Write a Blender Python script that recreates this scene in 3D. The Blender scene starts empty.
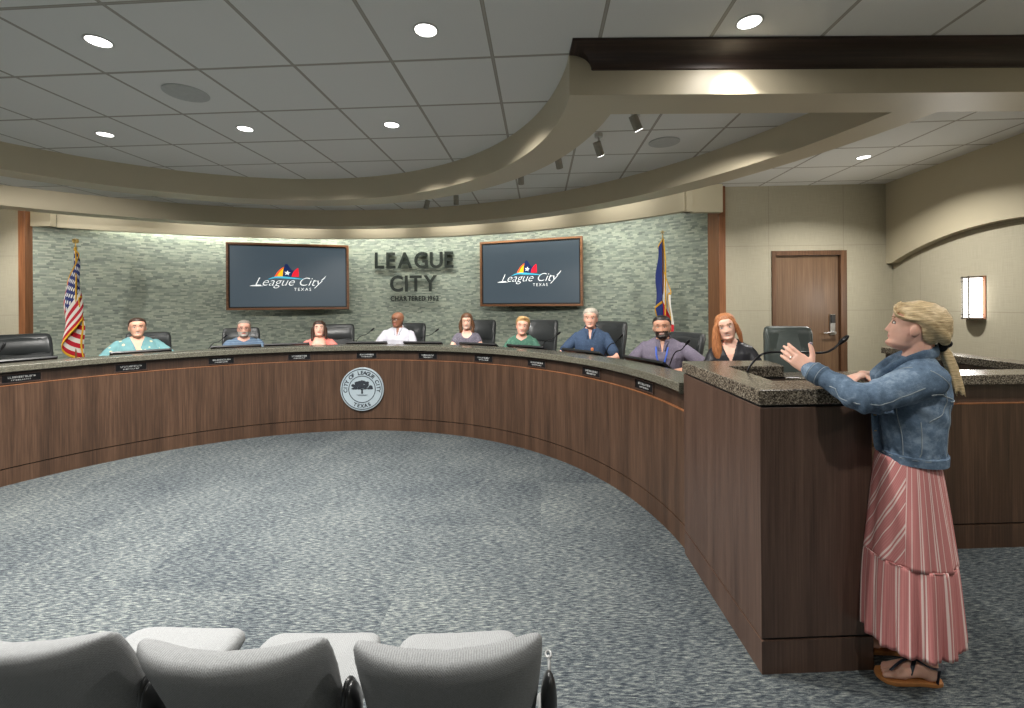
import bpy, math, random
import numpy as np
from mathutils import Matrix, Vector, noise
from mathutils.bvhtree import BVHTree

random.seed(7)
SC = bpy.context.scene
COL = SC.collection
PI = math.pi
R_ = math.radians

# ------------------------------------------------------------------ camera
cam_d = bpy.data.cameras.new('camera')
cam = bpy.data.objects.new('camera', cam_d)
COL.objects.link(cam)
cam.location = (0, 0, 1.6)
cam.rotation_euler = (Matrix.Rotation(R_(90), 4, 'X') @ Matrix.Rotation(R_(-0.4), 4, 'Z')).to_euler()
cam_d.sensor_width = 36
cam_d.lens = 448 / 1024 * 36
cam_d.shift_y = -(354 - 303) / 1024
cam_d.clip_start = 0.05
SC.camera = cam
SC.view_settings.view_transform = 'Standard'
SC.view_settings.look = 'None'
SC.view_settings.gamma = 1
SC.view_settings.use_curve_mapping = False
SC.view_settings.exposure = 0.0

# ------------------------------------------------------------------ world
w = bpy.data.worlds.new('world')
SC.world = w
w.use_nodes = True
w.node_tree.nodes['Background'].inputs[0].default_value = (0.5, 0.5, 0.5, 1)
w.node_tree.nodes['Background'].inputs[1].default_value = 0.3

def area(name, loc, power, size, target=None, color=(1, 0.97, 0.92), spread=180, size_y=None, disk=True):
    d = bpy.data.lights.new(name, 'AREA')
    d.energy = power
    d.color = color
    d.shape = 'DISK' if size_y is None else 'RECTANGLE'
    d.size = size
    if size_y: d.size_y = size_y
    d.spread = R_(spread)
    o = bpy.data.objects.new(name, d)
    o.location = loc
    if target is not None:
        v = Vector(target) - Vector(loc)
        o.rotation_euler = v.to_track_quat('-Z', 'Y').to_euler()
    COL.objects.link(o)
    return o

def spot(name, loc, target, power, angle=40, blend=0.5, radius=0.04, color=(1, 0.96, 0.9)):
    d = bpy.data.lights.new(name, 'SPOT')
    d.energy = power
    d.color = color
    d.spot_size = R_(angle)
    d.spot_blend = blend
    d.shadow_soft_size = radius
    o = bpy.data.objects.new(name, d)
    o.location = loc
    v = Vector(target) - Vector(loc)
    o.rotation_euler = v.to_track_quat('-Z', 'Y').to_euler()
    COL.objects.link(o)
    return o

CEIL = 3.06
# recessed downlights: seven in the picture, the rest added out of view as fill
DOWN_SEEN = [(-2.27, 2.47), (-0.45, 2.39), (-3.45, 3.81), (-2.2, 3.71), (-0.97, 3.65), (1.25, 2.34), (3.59, 4.56)]
DOWN_FILL = [(-4.1, 2.5), (-6.2, 1.2), (-2.3, 1.1), (3.6, 1.9), (-7.6, 4.6), (-6.6, 5.3), (1.5, 0.5), (-1.2, -1.2), (3.0, -0.6)]
DOWN_POWER = 60.0
for k, (x, y) in enumerate(DOWN_SEEN + DOWN_FILL):
    area('downlight_and_fill_beam', (x, y, CEIL - 0.02), DOWN_POWER * (0.06 if abs(y - 2.34) < 0.01 else 0.42 if y < 0.7 and x > -2 else 0.5 if x < -6 or (x, y) == (3.6, 1.9) else 0.75 if x > 3 else 1.0), 0.11, color=(1, 0.965, 0.91), spread=170 if abs(y - 2.34) < 0.01 else 138)
# spots added at the same recessed fittings to brighten people behind the dais
for (x, y), (tx, ty), pw in (((-3.45, 3.81), (-4.6, 5.6), 75), ((-3.45, 3.81), (-3.6, 6.4), 50), ((-2.2, 3.71), (-2.7, 6.7), 75), ((-2.2, 3.71), (-1.6, 6.8), 60), ((-0.97, 3.65), (-0.7, 6.6), 75), ((-0.97, 3.65), (0.3, 6.1), 60), ((-0.45, 2.39), (1.0, 5.4), 90), ((1.25, 2.34), (1.9, 3.85), 24), ((1.25, 2.34), (1.6, 4.6), 26)):
    spot('downlight_and_fill_beam', (x, y, CEIL - 0.03), (tx, ty, 1.35), pw * 3.0, 46 if y > 2.35 else 38, 0.8 if y > 2.35 else 1.0, 0.05)
# wall washers tucked above and behind the valance over the stone wall
for k in range(15):
    a = R_(50 + k * 7)
    r = 6.43
    x, y = -2.58 + r * math.cos(a), 1.31 + r * math.sin(a)
    if y > 1.78 + math.sqrt(max(0, 6.31 ** 2 - (x + 2.14) ** 2)): continue
    tx, ty = -2.14 + 6.35 * math.cos(a), 1.78 + 6.35 * math.sin(a)
    L_ = area('wall_washer_beam', (x, y, 2.95), 7.5, 0.9, (0, 0, 0), color=(1.0, 1.0, 0.93), spread=150, size_y=0.05)
    zz = -Vector((tx + (tx - x) * 0.3 - x, ty + (ty - y) * 0.3 - y, 1.2 - 2.95)).normalized()
    xx = Vector((-math.sin(a), math.cos(a), 0)); yy = zz.cross(xx)
    L_.rotation_euler = Matrix((xx, yy, zz)).transposed().to_euler()

# unseen strips added on the second ring's outer face to brighten the valance
for k in range(9):
    a = R_(32 + k * 14)
    L_ = area('valance_fill_beam', (-2.45 + 5.33 * math.cos(a), 1.97 + 5.33 * math.sin(a), 2.97), 2.6, 0.8, (0, 0, 0), size_y=0.03)
    zz = -Vector((math.cos(a), math.sin(a), -0.35)).normalized(); xx = Vector((-math.sin(a), math.cos(a), 0)); yy = zz.cross(xx)
    L_.rotation_euler = Matrix((xx, yy, zz)).transposed().to_euler()

# ------------------------------------------------------------------ tagging helpers
def tag(o, label=None, cat=None, group=None, kind=None):
    if label: o['label'] = label
    if cat: o['category'] = cat
    if group: o['group'] = group
    if kind: o['kind'] = kind
    return o

def thing(name, label, cat, loc=(0, 0, 0), rz=0.0, group=None):
    o = bpy.data.objects.new(name, None)
    COL.objects.link(o)
    o.empty_display_size = 0.1
    o.location = loc
    o.rotation_euler = (0, 0, rz)
    return tag(o, label, cat, group)

def world_m(o):
    m = Matrix.LocRotScale(o.location, o.rotation_euler, o.scale)
    return world_m(o.parent) @ m if o.parent else m

def dup(root, loc=None, rz=None, label=None, group=None, parent=None):
    r = root.copy()
    COL.objects.link(r)
    if parent: r.parent = parent
    if loc is not None: r.location = loc
    if rz is not None: r.rotation_euler = (0, 0, rz)
    if label: r['label'] = label
    if group: r['group'] = group
    for ch in list(root.children):
        dup(ch, parent=r)
    return r

# ------------------------------------------------------------------ mesh builder
class MB:
    def __init__(s):
        s.v = []; s.f = []; s.m = []; s.uv = []
    def add(s, V, F, mi=0, UV=None):
        n = len(s.v)
        s.v.extend([tuple(map(float, p)) for p in V])
        for k, f in enumerate(F):
            s.f.append(tuple(n + i for i in f))
            s.m.append(mi if not isinstance(mi, (list, tuple)) else mi[k])
            s.uv.append(UV[k] if UV else None)
        return s
    def box(s, lo, hi, mi=0, M=None):
        x0, y0, z0 = lo; x1, y1, z1 = hi
        V = [(x0, y0, z0), (x1, y0, z0), (x1, y1, z0), (x0, y1, z0), (x0, y0, z1), (x1, y0, z1), (x1, y1, z1), (x0, y1, z1)]
        if M is not None: V = [M @ Vector(p) for p in V]
        return s.add(V, [(0, 3, 2, 1), (4, 5, 6, 7), (0, 1, 5, 4), (1, 2, 6, 5), (2, 3, 7, 6), (3, 0, 4, 7)], mi)
    def prism(s, pts, z0, z1, mi=0, M=None):
        n = len(pts)
        a = sum(pts[i][0] * pts[(i + 1) % n][1] - pts[(i + 1) % n][0] * pts[i][1] for i in range(n))
        if a < 0: pts = pts[::-1]
        V = [(p[0], p[1], z0) for p in pts] + [(p[0], p[1], z1) for p in pts]
        if M is not None: V = [M @ Vector(p) for p in V]
        F = [tuple(range(n))[::-1], tuple(range(n, 2 * n))] + [(i, (i + 1) % n, n + (i + 1) % n, n + i) for i in range(n)]
        return s.add(V, F, mi)
    def arc(s, c, r0, r1, a0, a1, z0, z1, n=64, mi=0):
        """solid ring segment; UV = arc length, height"""
        V = []; F = []; UV = []
        for i in range(n + 1):
            a = R_(a0 + (a1 - a0) * i / n)
            ca, sa = math.cos(a), math.sin(a)
            for r, z in ((r0, z0), (r1, z0), (r1, z1), (r0, z1)):
                V.append((c[0] + r * ca, c[1] + r * sa, z))
        sg = 1 if a1 > a0 else -1
        for i in range(n):
            u0, u1 = [R_(a0 + (a1 - a0) * t / n) * r0 for t in (i, i + 1)]
            p, q = 4 * i, 4 * (i + 1)
            for (a, b, va, vb) in ((0, 1, 0, r1 - r0), (1, 2, z0, z1), (2, 3, r1 - r0, 0), (3, 0, z1, z0)):
                f = (p + a, p + b, q + b, q + a) ; uv = ((u0, va), (u0, vb), (u1, vb), (u1, va))
                if sg < 0: f = f[::-1]; uv = uv[::-1]
                F.append(f[::-1]); UV.append(uv[::-1])
        for p, k in ((0, 1), (4 * n, -1)):
            f = (p, p + 1, p + 2, p + 3)[::-k * sg]
            F.append(f)
            o = {p: (0, z0), p + 1: (r1 - r0, z0), p + 2: (r1 - r0, z1), p + 3: (0, z1)}
            UV.append(tuple(o[i] for i in f))
        return s.add(V, F, mi, UV)
    def tube(s, pts, rad, n=12, mi=0, caps=True):
        V, F = tube(pts, rad, n, caps)
        return s.add(V, F, mi)
    def cyl(s, a, b, r, n=24, mi=0, r2=None):
        a = Vector(a); b = Vector(b); d = (b - a).normalized()
        u = d.orthogonal().normalized(); w_ = d.cross(u)
        r2 = r if r2 is None else r2
        V = []
        for p, rr in ((a, r), (b, r2)):
            for i in range(n):
                t = 2 * PI * i / n
                V.append(p + u * rr * math.cos(t) + w_ * rr * math.sin(t))
        F = [tuple(range(n))[::-1], tuple(range(n, 2 * n))] + [(i, (i + 1) % n, n + (i + 1) % n, n + i) for i in range(n)]
        return s.add(V, F, mi)
    def ell(s, c, r, n=16, m=10, mi=0, M=None):
        V, F = ellipsoid(c, r, n, m)
        if M is not None: V = [M @ Vector(p) for p in V]
        return s.add(V, F, mi)
    def build(s, name, mats, parent=None, smooth=None, bevel=0, local=False, seg=2, sub=0):
        if not isinstance(mats, (list, tuple)): mats = [mats]
        V = np.array(s.v, float)
        o_loc = None
        if parent is not None:
            if not local:
                Mi = np.array(world_m(parent).inverted())
                V = V @ Mi[:3, :3].T + Mi[:3, 3]
        elif not local:
            lo, hi = V.min(0), V.max(0)
            o_loc = np.array([(lo[0] + hi[0]) / 2, (lo[1] + hi[1]) / 2, lo[2]])
            V = V - o_loc
        me = bpy.data.meshes.new(name)
        me.from_pydata([tuple(p) for p in V], [], s.f)
        for m in mats: me.materials.append(m)
        me.polygons.foreach_set('material_index', s.m)
        uvl = me.uv_layers.new(name='UVMap')
        W = np.array(s.v, float)
        data = uvl.data
        li = 0
        for k, f in enumerate(s.f):
            uv = s.uv[k]
            if uv is None:
                p = W[list(f)]
                nrm = np.cross(p[1] - p[0], p[2] - p[0]) if len(f) == 3 else np.cross(p[2] - p[0], p[3 % len(f)] - p[1])
                ax = int(np.argmax(np.abs(nrm)))
                ij = ((1, 2), (0, 2), (0, 1))[ax]
                uv = [(q[ij[0]], q[ij[1]]) for q in p]
            for t in uv:
                data[li].uv = t; li += 1
        me.update()
        if smooth:
            me.shade_smooth()
            me.set_sharp_from_angle(angle=R_(smooth))
        o = bpy.data.objects.new(name, me)
        COL.objects.link(o)
        if parent is not None: o.parent = parent
        if o_loc is not None: o.location = o_loc
        if bevel:
            b = o.modifiers.new('bevel', 'BEVEL')
            b.width = bevel; b.segments = seg; b.limit_method = 'ANGLE'; b.angle_limit = R_(40)
        if sub:
            b = o.modifiers.new('sub', 'SUBSURF'); b.levels = sub; b.render_levels = sub
        return o

def ellipsoid(c, r, n=16, m=10):
    V = [(c[0], c[1], c[2] - r[2])]
    for j in range(1, m):
        p = -PI / 2 + PI * j / m
        for i in range(n):
            t = 2 * PI * i / n
            V.append((c[0] + r[0] * math.cos(p) * math.cos(t), c[1] + r[1] * math.cos(p) * math.sin(t), c[2] + r[2] * math.sin(p)))
    V.append((c[0], c[1], c[2] + r[2]))
    F = [(0, 1 + (i + 1) % n, 1 + i) for i in range(n)]
    for j in range(m - 2):
        a = 1 + j * n
        F += [(a + i, a + (i + 1) % n, a + n + (i + 1) % n, a + n + i) for i in range(n)]
    a = 1 + (m - 2) * n
    F += [(a + i, a + (i + 1) % n, len(V) - 1) for i in range(n)]
    return V, F

def loft(rings, strip=False):
    """closed surface through rings of equal count, fan caps (strip: caps joined across, for curved sections)"""
    n = len(rings[0]); V = [p for r in rings for p in r]; F = []
    for j in range(len(rings) - 1):
        a = j * n
        F += [(a + i, a + (i + 1) % n, a + n + (i + 1) % n, a + n + i) for i in range(n)]
    if strip:
        for a, sg in ((0, -1), ((len(rings) - 1) * n, 1)):
            for k in range(n // 2):
                q = [a + k, a + k + 1, a + (n - k - 1) % n, a + (n - k) % n]
                f = []
                for i in q:
                    if i not in f: f.append(i)
                if len(f) > 2: F.append(tuple(f[::sg]))
        return V, F
    c0 = np.mean(np.array(rings[0], float), 0); c1 = np.mean(np.array(rings[-1], float), 0)
    V += [tuple(c0), tuple(c1)]
    k = len(V) - 2; a = (len(rings) - 1) * n
    F += [(k, (i + 1) % n, i) for i in range(n)]
    F += [(k + 1, a + i, a + (i + 1) % n) for i in range(n)]
    return V, F

def tube(pts, rad, n=12, caps=True):
    """tapered round tube along a path with rounded ends; rad may hold (ra, rb) pairs"""
    P = [Vector(p) for p in pts]
    if not isinstance(rad, (list, tuple)): rad = [rad] * len(P)
    rad = [r if isinstance(r, (list, tuple)) else (r, r) for r in rad]
    T = []
    for i in range(len(P)):
        a = P[max(0, i - 1)]; b = P[min(len(P) - 1, i + 1)]
        T.append((b - a).normalized())
    u = T[0].cross(Vector((0, 0, 1)))
    if u.length < 0.2: u = T[0].cross(Vector((1, 0, 0)))
    u.normalize()
    rings = []
    fr = []
    for i in range(len(P)):
        if i: 
            u = (u - T[i] * u.dot(T[i])).normalized()
        fr.append((u.copy(), T[i].cross(u)))
    def ring(c, U, W, ra, rb):
        return [tuple(c + U * ra * math.cos(2 * PI * k / n) + W * rb * math.sin(2 * PI * k / n)) for k in range(n)]
    if caps:
        for s_ in (0.15, 0.6, 0.9):
            h = math.sqrt(max(0, 1 - s_ ** 2)); r = min(rad[0])
            rings.append(ring(P[0] - T[0] * r * h, *fr[0], rad[0][0] * s_, rad[0][1] * s_))
    for i in range(len(P)): rings.append(ring(P[i], *fr[i], *rad[i]))
    if caps:
        for s_ in (0.9, 0.6, 0.15):
            h = math.sqrt(max(0, 1 - s_ ** 2)); r = min(rad[-1])
            rings.append(ring(P[-1] + T[-1] * r * h, *fr[-1], rad[-1][0] * s_, rad[-1][1] * s_))
    return loft(rings)

def spline(pts, k=6):
    """Catmull-Rom through 3D points"""
    P = [Vector(p) for p in pts]
    P = [P[0] * 2 - P[1]] + P + [P[-1] * 2 - P[-2]]
    out = []
    for i in range(1, len(P) - 2):
        for j in range(k):
            t = j / k
            out.append(0.5 * ((2 * P[i]) + (P[i + 1] - P[i - 1]) * t + (2 * P[i - 1] - 5 * P[i] + 4 * P[i + 1] - P[i + 2]) * t * t + (3 * P[i] - P[i - 1] - 3 * P[i + 1] + P[i + 2]) * t ** 3))
    out.append(P[-2])
    return out

# ------------------------------------------------------------------ materials
def new_mat(name, rough=0.5, metal=0.0, spec=0.5):
    m = bpy.data.materials.new(name)
    m.use_nodes = True
    nt = m.node_tree
    b = nt.nodes['Principled BSDF']
    b.inputs['Roughness'].default_value = rough
    b.inputs['Metallic'].default_value = metal
    b.inputs['Specular IOR Level'].default_value = spec
    return m, nt, b

class NT:
    def __init__(s, nt): s.nt = nt
    def n(s, t, **kw):
        nd = s.nt.nodes.new(t)
        for k, v in kw.items():
            if k.startswith('i_'):
                key = k[2:]
                key = int(key) if key.isdigit() else key
                nd.inputs[key].default_value = v
            else: setattr(nd, k, v)
        return nd
    def l(s, a, b): s.nt.links.new(a, b)
    def math(s, op, a, b=None, c=None):
        nd = s.nt.nodes.new('ShaderNodeMath'); nd.operation = op
        for i, x in enumerate((a, b, c)):
            if x is None: continue
            if isinstance(x, (int, float)): nd.inputs[i].default_value = x
            else: s.l(x, nd.inputs[i])
        return nd.outputs[0]
    def uv(s, scale=(1, 1, 1), rot=0, loc=(0, 0, 0), src='UV'):
        tc = s.n('ShaderNodeTexCoord'); mp = s.n('ShaderNodeMapping')
        mp.inputs['Scale'].default_value = scale; mp.inputs['Rotation'].default_value = (0, 0, rot); mp.inputs['Location'].default_value = loc
        s.l(tc.outputs[src], mp.inputs[0])
        return mp.outputs[0]
    def noise(s, vec, scale=5, detail=4, rough=0.55, out=0):
        nd = s.n('ShaderNodeTexNoise'); nd.inputs['Scale'].default_value = scale; nd.inputs['Detail'].default_value = detail
        nd.inputs['Roughness'].default_value = rough
        if vec is not None: s.l(vec, nd.inputs['Vector'])
        return nd.outputs[out]
    def ramp(s, fac, stops, interp='LINEAR'):
        nd = s.n('ShaderNodeValToRGB'); cr = nd.color_ramp; cr.interpolation = interp
        while len(cr.elements) < len(stops): cr.elements.new(0.5)
        for e, (p, c) in zip(cr.elements, stops):
            e.position = p; e.color = tuple(c) + (1,) if len(c) == 3 else c
        s.l(fac, nd.inputs[0])
        return nd.outputs[0]
    def mix(s, fac, a, b, mode='MIX'):
        nd = s.n('ShaderNodeMix'); nd.data_type = 'RGBA'; nd.blend_type = mode
        for sock, x in ((nd.inputs[0], fac), (nd.inputs[6], a), (nd.inputs[7], b)):
            if isinstance(x, (int, float)): sock.default_value = x
            elif isinstance(x, tuple): sock.default_value = tuple(x) + (1,) if len(x) == 3 else x
            else: s.l(x, sock)
        return nd.outputs[2]
    def bump(s, h, bsdf, strength=0.3, dist=0.01):
        nd = s.n('ShaderNodeBump'); nd.inputs['Strength'].default_value = strength; nd.inputs['Distance'].default_value = dist
        s.l(h, nd.inputs['Height']); s.l(nd.outputs[0], bsdf.inputs['Normal'])
    def sep(s, v):
        nd = s.n('ShaderNodeSeparateXYZ'); s.l(v, nd.inputs[0]); return nd.outputs
    def comb(s, x, y, z=0):
        nd = s.n('ShaderNodeCombineXYZ')
        for i, q in enumerate((x, y, z)):
            if isinstance(q, (int, float)): nd.inputs[i].default_value = q
            else: s.l(q, nd.inputs[i])
        return nd.outputs[0]

def srgb(r, g, b):
    f = lambda c: (c / 255 / 12.92) if c / 255 <= 0.04045 else ((c / 255 + 0.055) / 1.055) ** 2.4
    return (f(r), f(g), f(b))

def plain(name, col, rough=0.5, metal=0.0, spec=0.5, var=0.12, scale=30, bump=0.0, bscale=None, src='Object', coat=0):
    """one colour with gentle procedural variation"""
    m, nt, b = new_mat(name, rough, metal, spec)
    t = NT(nt)
    v = t.uv(src=src)
    f = t.noise(v, scale, 3)
    c = t.ramp(f, [(0.3, tuple(x * (1 - var) for x in col)), (0.7, tuple(min(1, x * (1 + var)) for x in col))])
    t.l(c, b.inputs['Base Color'])
    if bump: t.bump(t.noise(v, bscale or scale * 4, 4), b, bump, 0.004)
    if coat: b.inputs['Coat Weight'].default_value = coat
    return m

def wood(name, dark, mid, light, rough=0.42, horiz=False, sc=1.0, coat=0.0):
    m, nt, b = new_mat(name, rough)
    t = NT(nt)
    s1 = (55 * sc, 1.3 * sc, 1) if not horiz else (1.3 * sc, 55 * sc, 1)
    s2 = (7 * sc, 0.35 * sc, 1) if not horiz else (0.35 * sc, 7 * sc, 1)
    a = t.noise(t.uv(s1), 1.6, 6, 0.62)
    c = t.noise(t.uv(s2, loc=(3.1, 1.7, 0)), 1.5, 3, 0.5)
    f = t.math('ADD', t.math('MULTIPLY', a, 0.6), t.math('MULTIPLY', c, 0.4))
    col = t.ramp(f, [(0.34, dark), (0.5, mid), (0.66, light)])
    t.l(col, b.inputs['Base Color'])
    t.bump(a, b, 0.06, 0.002)
    if coat: b.inputs['Coat Weight'].default_value = coat; b.inputs['Coat Roughness'].default_value = 0.25
    return m

M = {}
M['wood'] = wood('walnut_veneer', srgb(50, 36, 27), srgb(74, 54, 41), srgb(97, 73, 57), 0.38)
M['wood_dark'] = wood('dark_walnut_veneer', srgb(60, 45, 38), srgb(78, 60, 51), srgb(94, 74, 63), 0.36)
M['wood_h'] = wood('dark_walnut_crown', srgb(40, 29, 24), srgb(56, 41, 34), srgb(76, 57, 48), 0.5, horiz=True)
M['wood_trim'] = wood('orange_walnut_trim', srgb(104, 66, 40), srgb(136, 88, 56), srgb(160, 110, 74), 0.4)
M['door'] = wood('door_veneer', srgb(88, 65, 46), srgb(106, 80, 57), srgb(124, 96, 71), 0.5, sc=0.9, coat=0.08)
M['black'] = plain('black_gap', (0.008, 0.008, 0.008), 0.8)
M['blackp'] = plain('black_plastic', (0.015, 0.016, 0.017), 0.35)
M['metal'] = plain('brushed_metal', (0.55, 0.55, 0.56), 0.3, 1.0, var=0.05)
M['mic'] = plain('black_metal', (0.02, 0.02, 0.022), 0.3, 0.6)
M['gold'] = plain('gold_metal', (0.75, 0.5, 0.16), 0.3, 1.0)
M['fringe'] = plain('gold_fringe', (0.75, 0.42, 0.03), 0.8, bump=0.6, bscale=300)
M['leather'] = plain('grey_green_leather', srgb(60, 68, 65), 0.38, bump=0.12, bscale=220, var=0.08)
M['leather_b'] = plain('charcoal_leather', srgb(46, 49, 50), 0.35, bump=0.12, bscale=220, var=0.08)

def carpet():
    m, nt, b = new_mat('blue_grey_carpet', 0.95, spec=0.1)
    t = NT(nt)
    v = t.uv(rot=R_(3.5))
    x, y, _ = t.sep(v)
    cell = t.comb(t.math('FLOOR', t.math('MULTIPLY', x, 1.25)), t.math('FLOOR', t.math('MULTIPLY', y, 1.25)))
    wn = t.n('ShaderNodeTexWhiteNoise'); wn.noise_dimensions = '2D'; t.l(cell, wn.inputs['Vector'])
    wob = t.noise(v, 1.7, 2)
    pick = t.math('GREATER_THAN', t.math('ADD', t.math('MULTIPLY', wn.outputs[0], 0.5), t.math('MULTIPLY', wob, 0.9)), 0.7)
    def streak(rot, sx, sy, off):
        return t.noise(t.uv((sx, sy, 1), rot=rot, loc=off), 1.0, 5, 0.7)
    a = streak(R_(22), 22, 120, (0, 0, 0)); a2 = streak(R_(52), 22, 120, (5, 2, 0))
    c = streak(R_(-78), 22, 120, (2, 7, 0)); c2 = streak(R_(-40), 22, 120, (1, 3, 0))
    A = t.math('MULTIPLY', t.math('ADD', a, a2), 0.5); C = t.math('MULTIPLY', t.math('ADD', c, c2), 0.5)
    mx = t.n('ShaderNodeMix'); t.l(pick, mx.inputs[0]); t.l(A, mx.inputs[2]); t.l(C, mx.inputs[3])
    fine = t.noise(v, 260, 2, 0.7)
    f = t.math('ADD', t.math('MULTIPLY', mx.outputs[0], 0.8), t.math('MULTIPLY', fine, 0.2))
    big = t.noise(v, 1.1, 3)
    f = t.math('ADD', f, t.math('MULTIPLY', t.math('SUBTRACT', big, 0.5), 0.10))
    f = t.math('ADD', f, t.math('MULTIPLY', t.math('SUBTRACT', wn.outputs[0], 0.5), 0.025))
    col = t.ramp(f, [(0.39, srgb(25, 30, 37)), (0.475, srgb(58, 64, 69)), (0.53, srgb(90, 95, 96)), (0.62, srgb(134, 138, 132))])
    t.l(col, b.inputs['Base Color'])
    t.bump(f, b, 0.5, 0.006)
    return m
M['carpet'] = carpet()

def ceiling_mat():
    m, nt, b = new_mat('acoustic_ceiling_tile', 0.92, spec=0.15)
    t = NT(nt)
    T = 0.6106
    # world xy is in the UV; rotate into the grid frame
    tc = t.n('ShaderNodeTexCoord'); x, y, _ = t.sep(tc.outputs['UV'])
    th = 0.0625; X0, Y0 = -1.1695 * T, 4.4194 * T
    dx = t.math('SUBTRACT', x, X0); dy = t.math('SUBTRACT', y, Y0)
    i = t.math('DIVIDE', t.math('SUBTRACT', t.math('MULTIPLY', dx, math.cos(th)), t.math('MULTIPLY', dy, math.sin(th))), T)
    j = t.math('DIVIDE', t.math('ADD', t.math('MULTIPLY', dx, math.sin(th)), t.math('MULTIPLY', dy, math.cos(th))), T)
    def edge(q):
        fr = t.math('FRACT', t.math('ADD', q, 0.5))
        return t.math('ABSOLUTE', t.math('SUBTRACT', fr, 0.5))
    e = t.math('MINIMUM', edge(i), edge(j))
    line = t.math('LESS_THAN', e, 0.010)
    shadow = t.math('LESS_THAN', e, 0.017)
    cell = t.comb(t.math('FLOOR', i), t.math('FLOOR', j))
    wn = t.n('ShaderNodeTexWhiteNoise'); wn.noise_dimensions = '2D'; t.l(cell, wn.inputs['Vector'])
    base = t.ramp(wn.outputs[0], [(0, srgb(226, 226, 222)), (1, srgb(232, 232, 228))])
    sp = t.noise(tc.outputs['UV'], 300, 3, 0.7)
    base = t.mix(0.25, base, t.ramp(sp, [(0.35, srgb(206, 206, 203)), (0.6, srgb(240, 240, 237))]))
    c = t.mix(shadow, base, srgb(158, 152, 142))
    c = t.mix(line, c, srgb(176, 172, 163))
    t.l(c, b.inputs['Base Color'])
    h = t.math('SUBTRACT', t.math('MULTIPLY', sp, 0.15), t.math('MULTIPLY', shadow, 1.0))
    t.bump(h, b, 0.4, 0.004)
    return m
M['ceil'] = ceiling_mat()

def stone_mat():
    m, nt, b = new_mat('green_grey_mosaic_stone', 0.5, spec=0.4)
    t = NT(nt)
    tc = t.n('ShaderNodeTexCoord'); u, v, _ = t.sep(tc.outputs['UV'])
    RH = 0.023; BW = 0.072
    row = t.math('FLOOR', t.math('DIVIDE', v, RH))
    w1 = t.n('ShaderNodeTexWhiteNoise'); w1.noise_dimensions = '1D'; t.l(row, w1.inputs['W'])
    off = t.math('MULTIPLY', w1.outputs[0], 5.0)
    uu = t.math('ADD', t.math('DIVIDE', u, BW), off)
    wob = t.n('ShaderNodeTexNoise'); wob.noise_dimensions = '2D'
    t.l(t.comb(t.math('MULTIPLY', uu, 0.9), t.math('MULTIPLY', row, 7.3)), wob.inputs['Vector']); wob.inputs['Scale'].default_value = 1.0
    uu = t.math('ADD', uu, t.math('MULTIPLY', wob.outputs[0], 1.4))
    cell = t.math('FLOOR', uu)
    w2 = t.n('ShaderNodeTexWhiteNoise'); w2.noise_dimensions = '2D'; t.l(t.comb(cell, row), w2.inputs['Vector'])
    val = w2.outputs[0]
    vein = t.noise(t.uv((3, 30, 1)), 3, 4)
    big = t.noise(t.uv((1, 1, 1)), 0.8, 2)
    f = t.math('ADD', t.math('MULTIPLY', val, 0.72), t.math('ADD', t.math('MULTIPLY', vein, 0.25), t.math('MULTIPLY', t.math('SUBTRACT', big, 0.5), 0.2)))
    col = t.ramp(f, [(0.08, srgb(112, 122, 114)), (0.3, srgb(138, 148, 137)), (0.55, srgb(154, 163, 149)), (0.75, srgb(168, 175, 159)), (0.95, srgb(184, 189, 171))])
    fu = t.math('ABSOLUTE', t.math('SUBTRACT', t.math('FRACT', uu), 0.5)); fv = t.math('ABSOLUTE', t.math('SUBTRACT', t.math('FRACT', t.math('DIVIDE', v, RH)), 0.5))
    j = t.math('MAXIMUM', t.math('GREATER_THAN', fu, 0.488), t.math('GREATER_THAN', fv, 0.44))
    col = t.mix(t.math('MULTIPLY', j, 0.3), col, srgb(60, 68, 64))
    t.l(col, b.inputs['Base Color'])
    w3 = t.n('ShaderNodeTexWhiteNoise'); w3.noise_dimensions = '2D'; t.l(t.comb(row, cell), w3.inputs['Vector'])
    h = t.math('SUBTRACT', w3.outputs[0], t.math('MULTIPLY', j, 0.8))
    t.bump(h, b, 0.7, 0.012)
    return m
M['stone'] = stone_mat()

def panel_wall(name, col, pw, ph, uo=0.0, vo=0.0, lw=0.006):
    m, nt, b = new_mat(name, 0.8, spec=0.25)
    t = NT(nt)
    tc = t.n('ShaderNodeTexCoord'); u, v, _ = t.sep(tc.outputs['UV'])
    def e(q, s_, o_):
        fr = t.math('FRACT', t.math('ADD', t.math('DIVIDE', t.math('SUBTRACT', q, o_), s_), 0.5))
        return t.math('LESS_THAN', t.math('MULTIPLY', t.math('ABSOLUTE', t.math('SUBTRACT', fr, 0.5)), s_), lw / 2)
    ln = t.math('MAXIMUM', e(u, pw, uo), e(v, ph, vo))
    n1 = t.noise(t.uv((180, 6, 1)), 1, 3); n2 = t.noise(t.uv((6, 180, 1)), 1, 3)
    f = t.math('MULTIPLY', t.math('ADD', n1, n2), 0.5)
    base = t.ramp(f, [(0.35, tuple(x * 0.9 for x in col)), (0.65, tuple(min(1, x * 1.08) for x in col))])
    c = t.mix(t.math('MULTIPLY', ln, 0.45), base, tuple(x * 0.45 for x in col))
    t.l(c, b.inputs['Base Color'])
    t.bump(t.math('SUBTRACT', t.math('MULTIPLY', f, 0.3), ln), b, 0.25, 0.003)
    return m
CREAM = srgb(172, 166, 146)
M['wall_panel'] = panel_wall('cream_fabric_wall_panel', CREAM, 0.91, 0.82, 3.26, 0.66)
M['cream'] = plain('cream_painted_plaster', srgb(184, 175, 150), 0.6, var=0.02, scale=3, bump=0.05, bscale=90, spec=0.35)
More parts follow.
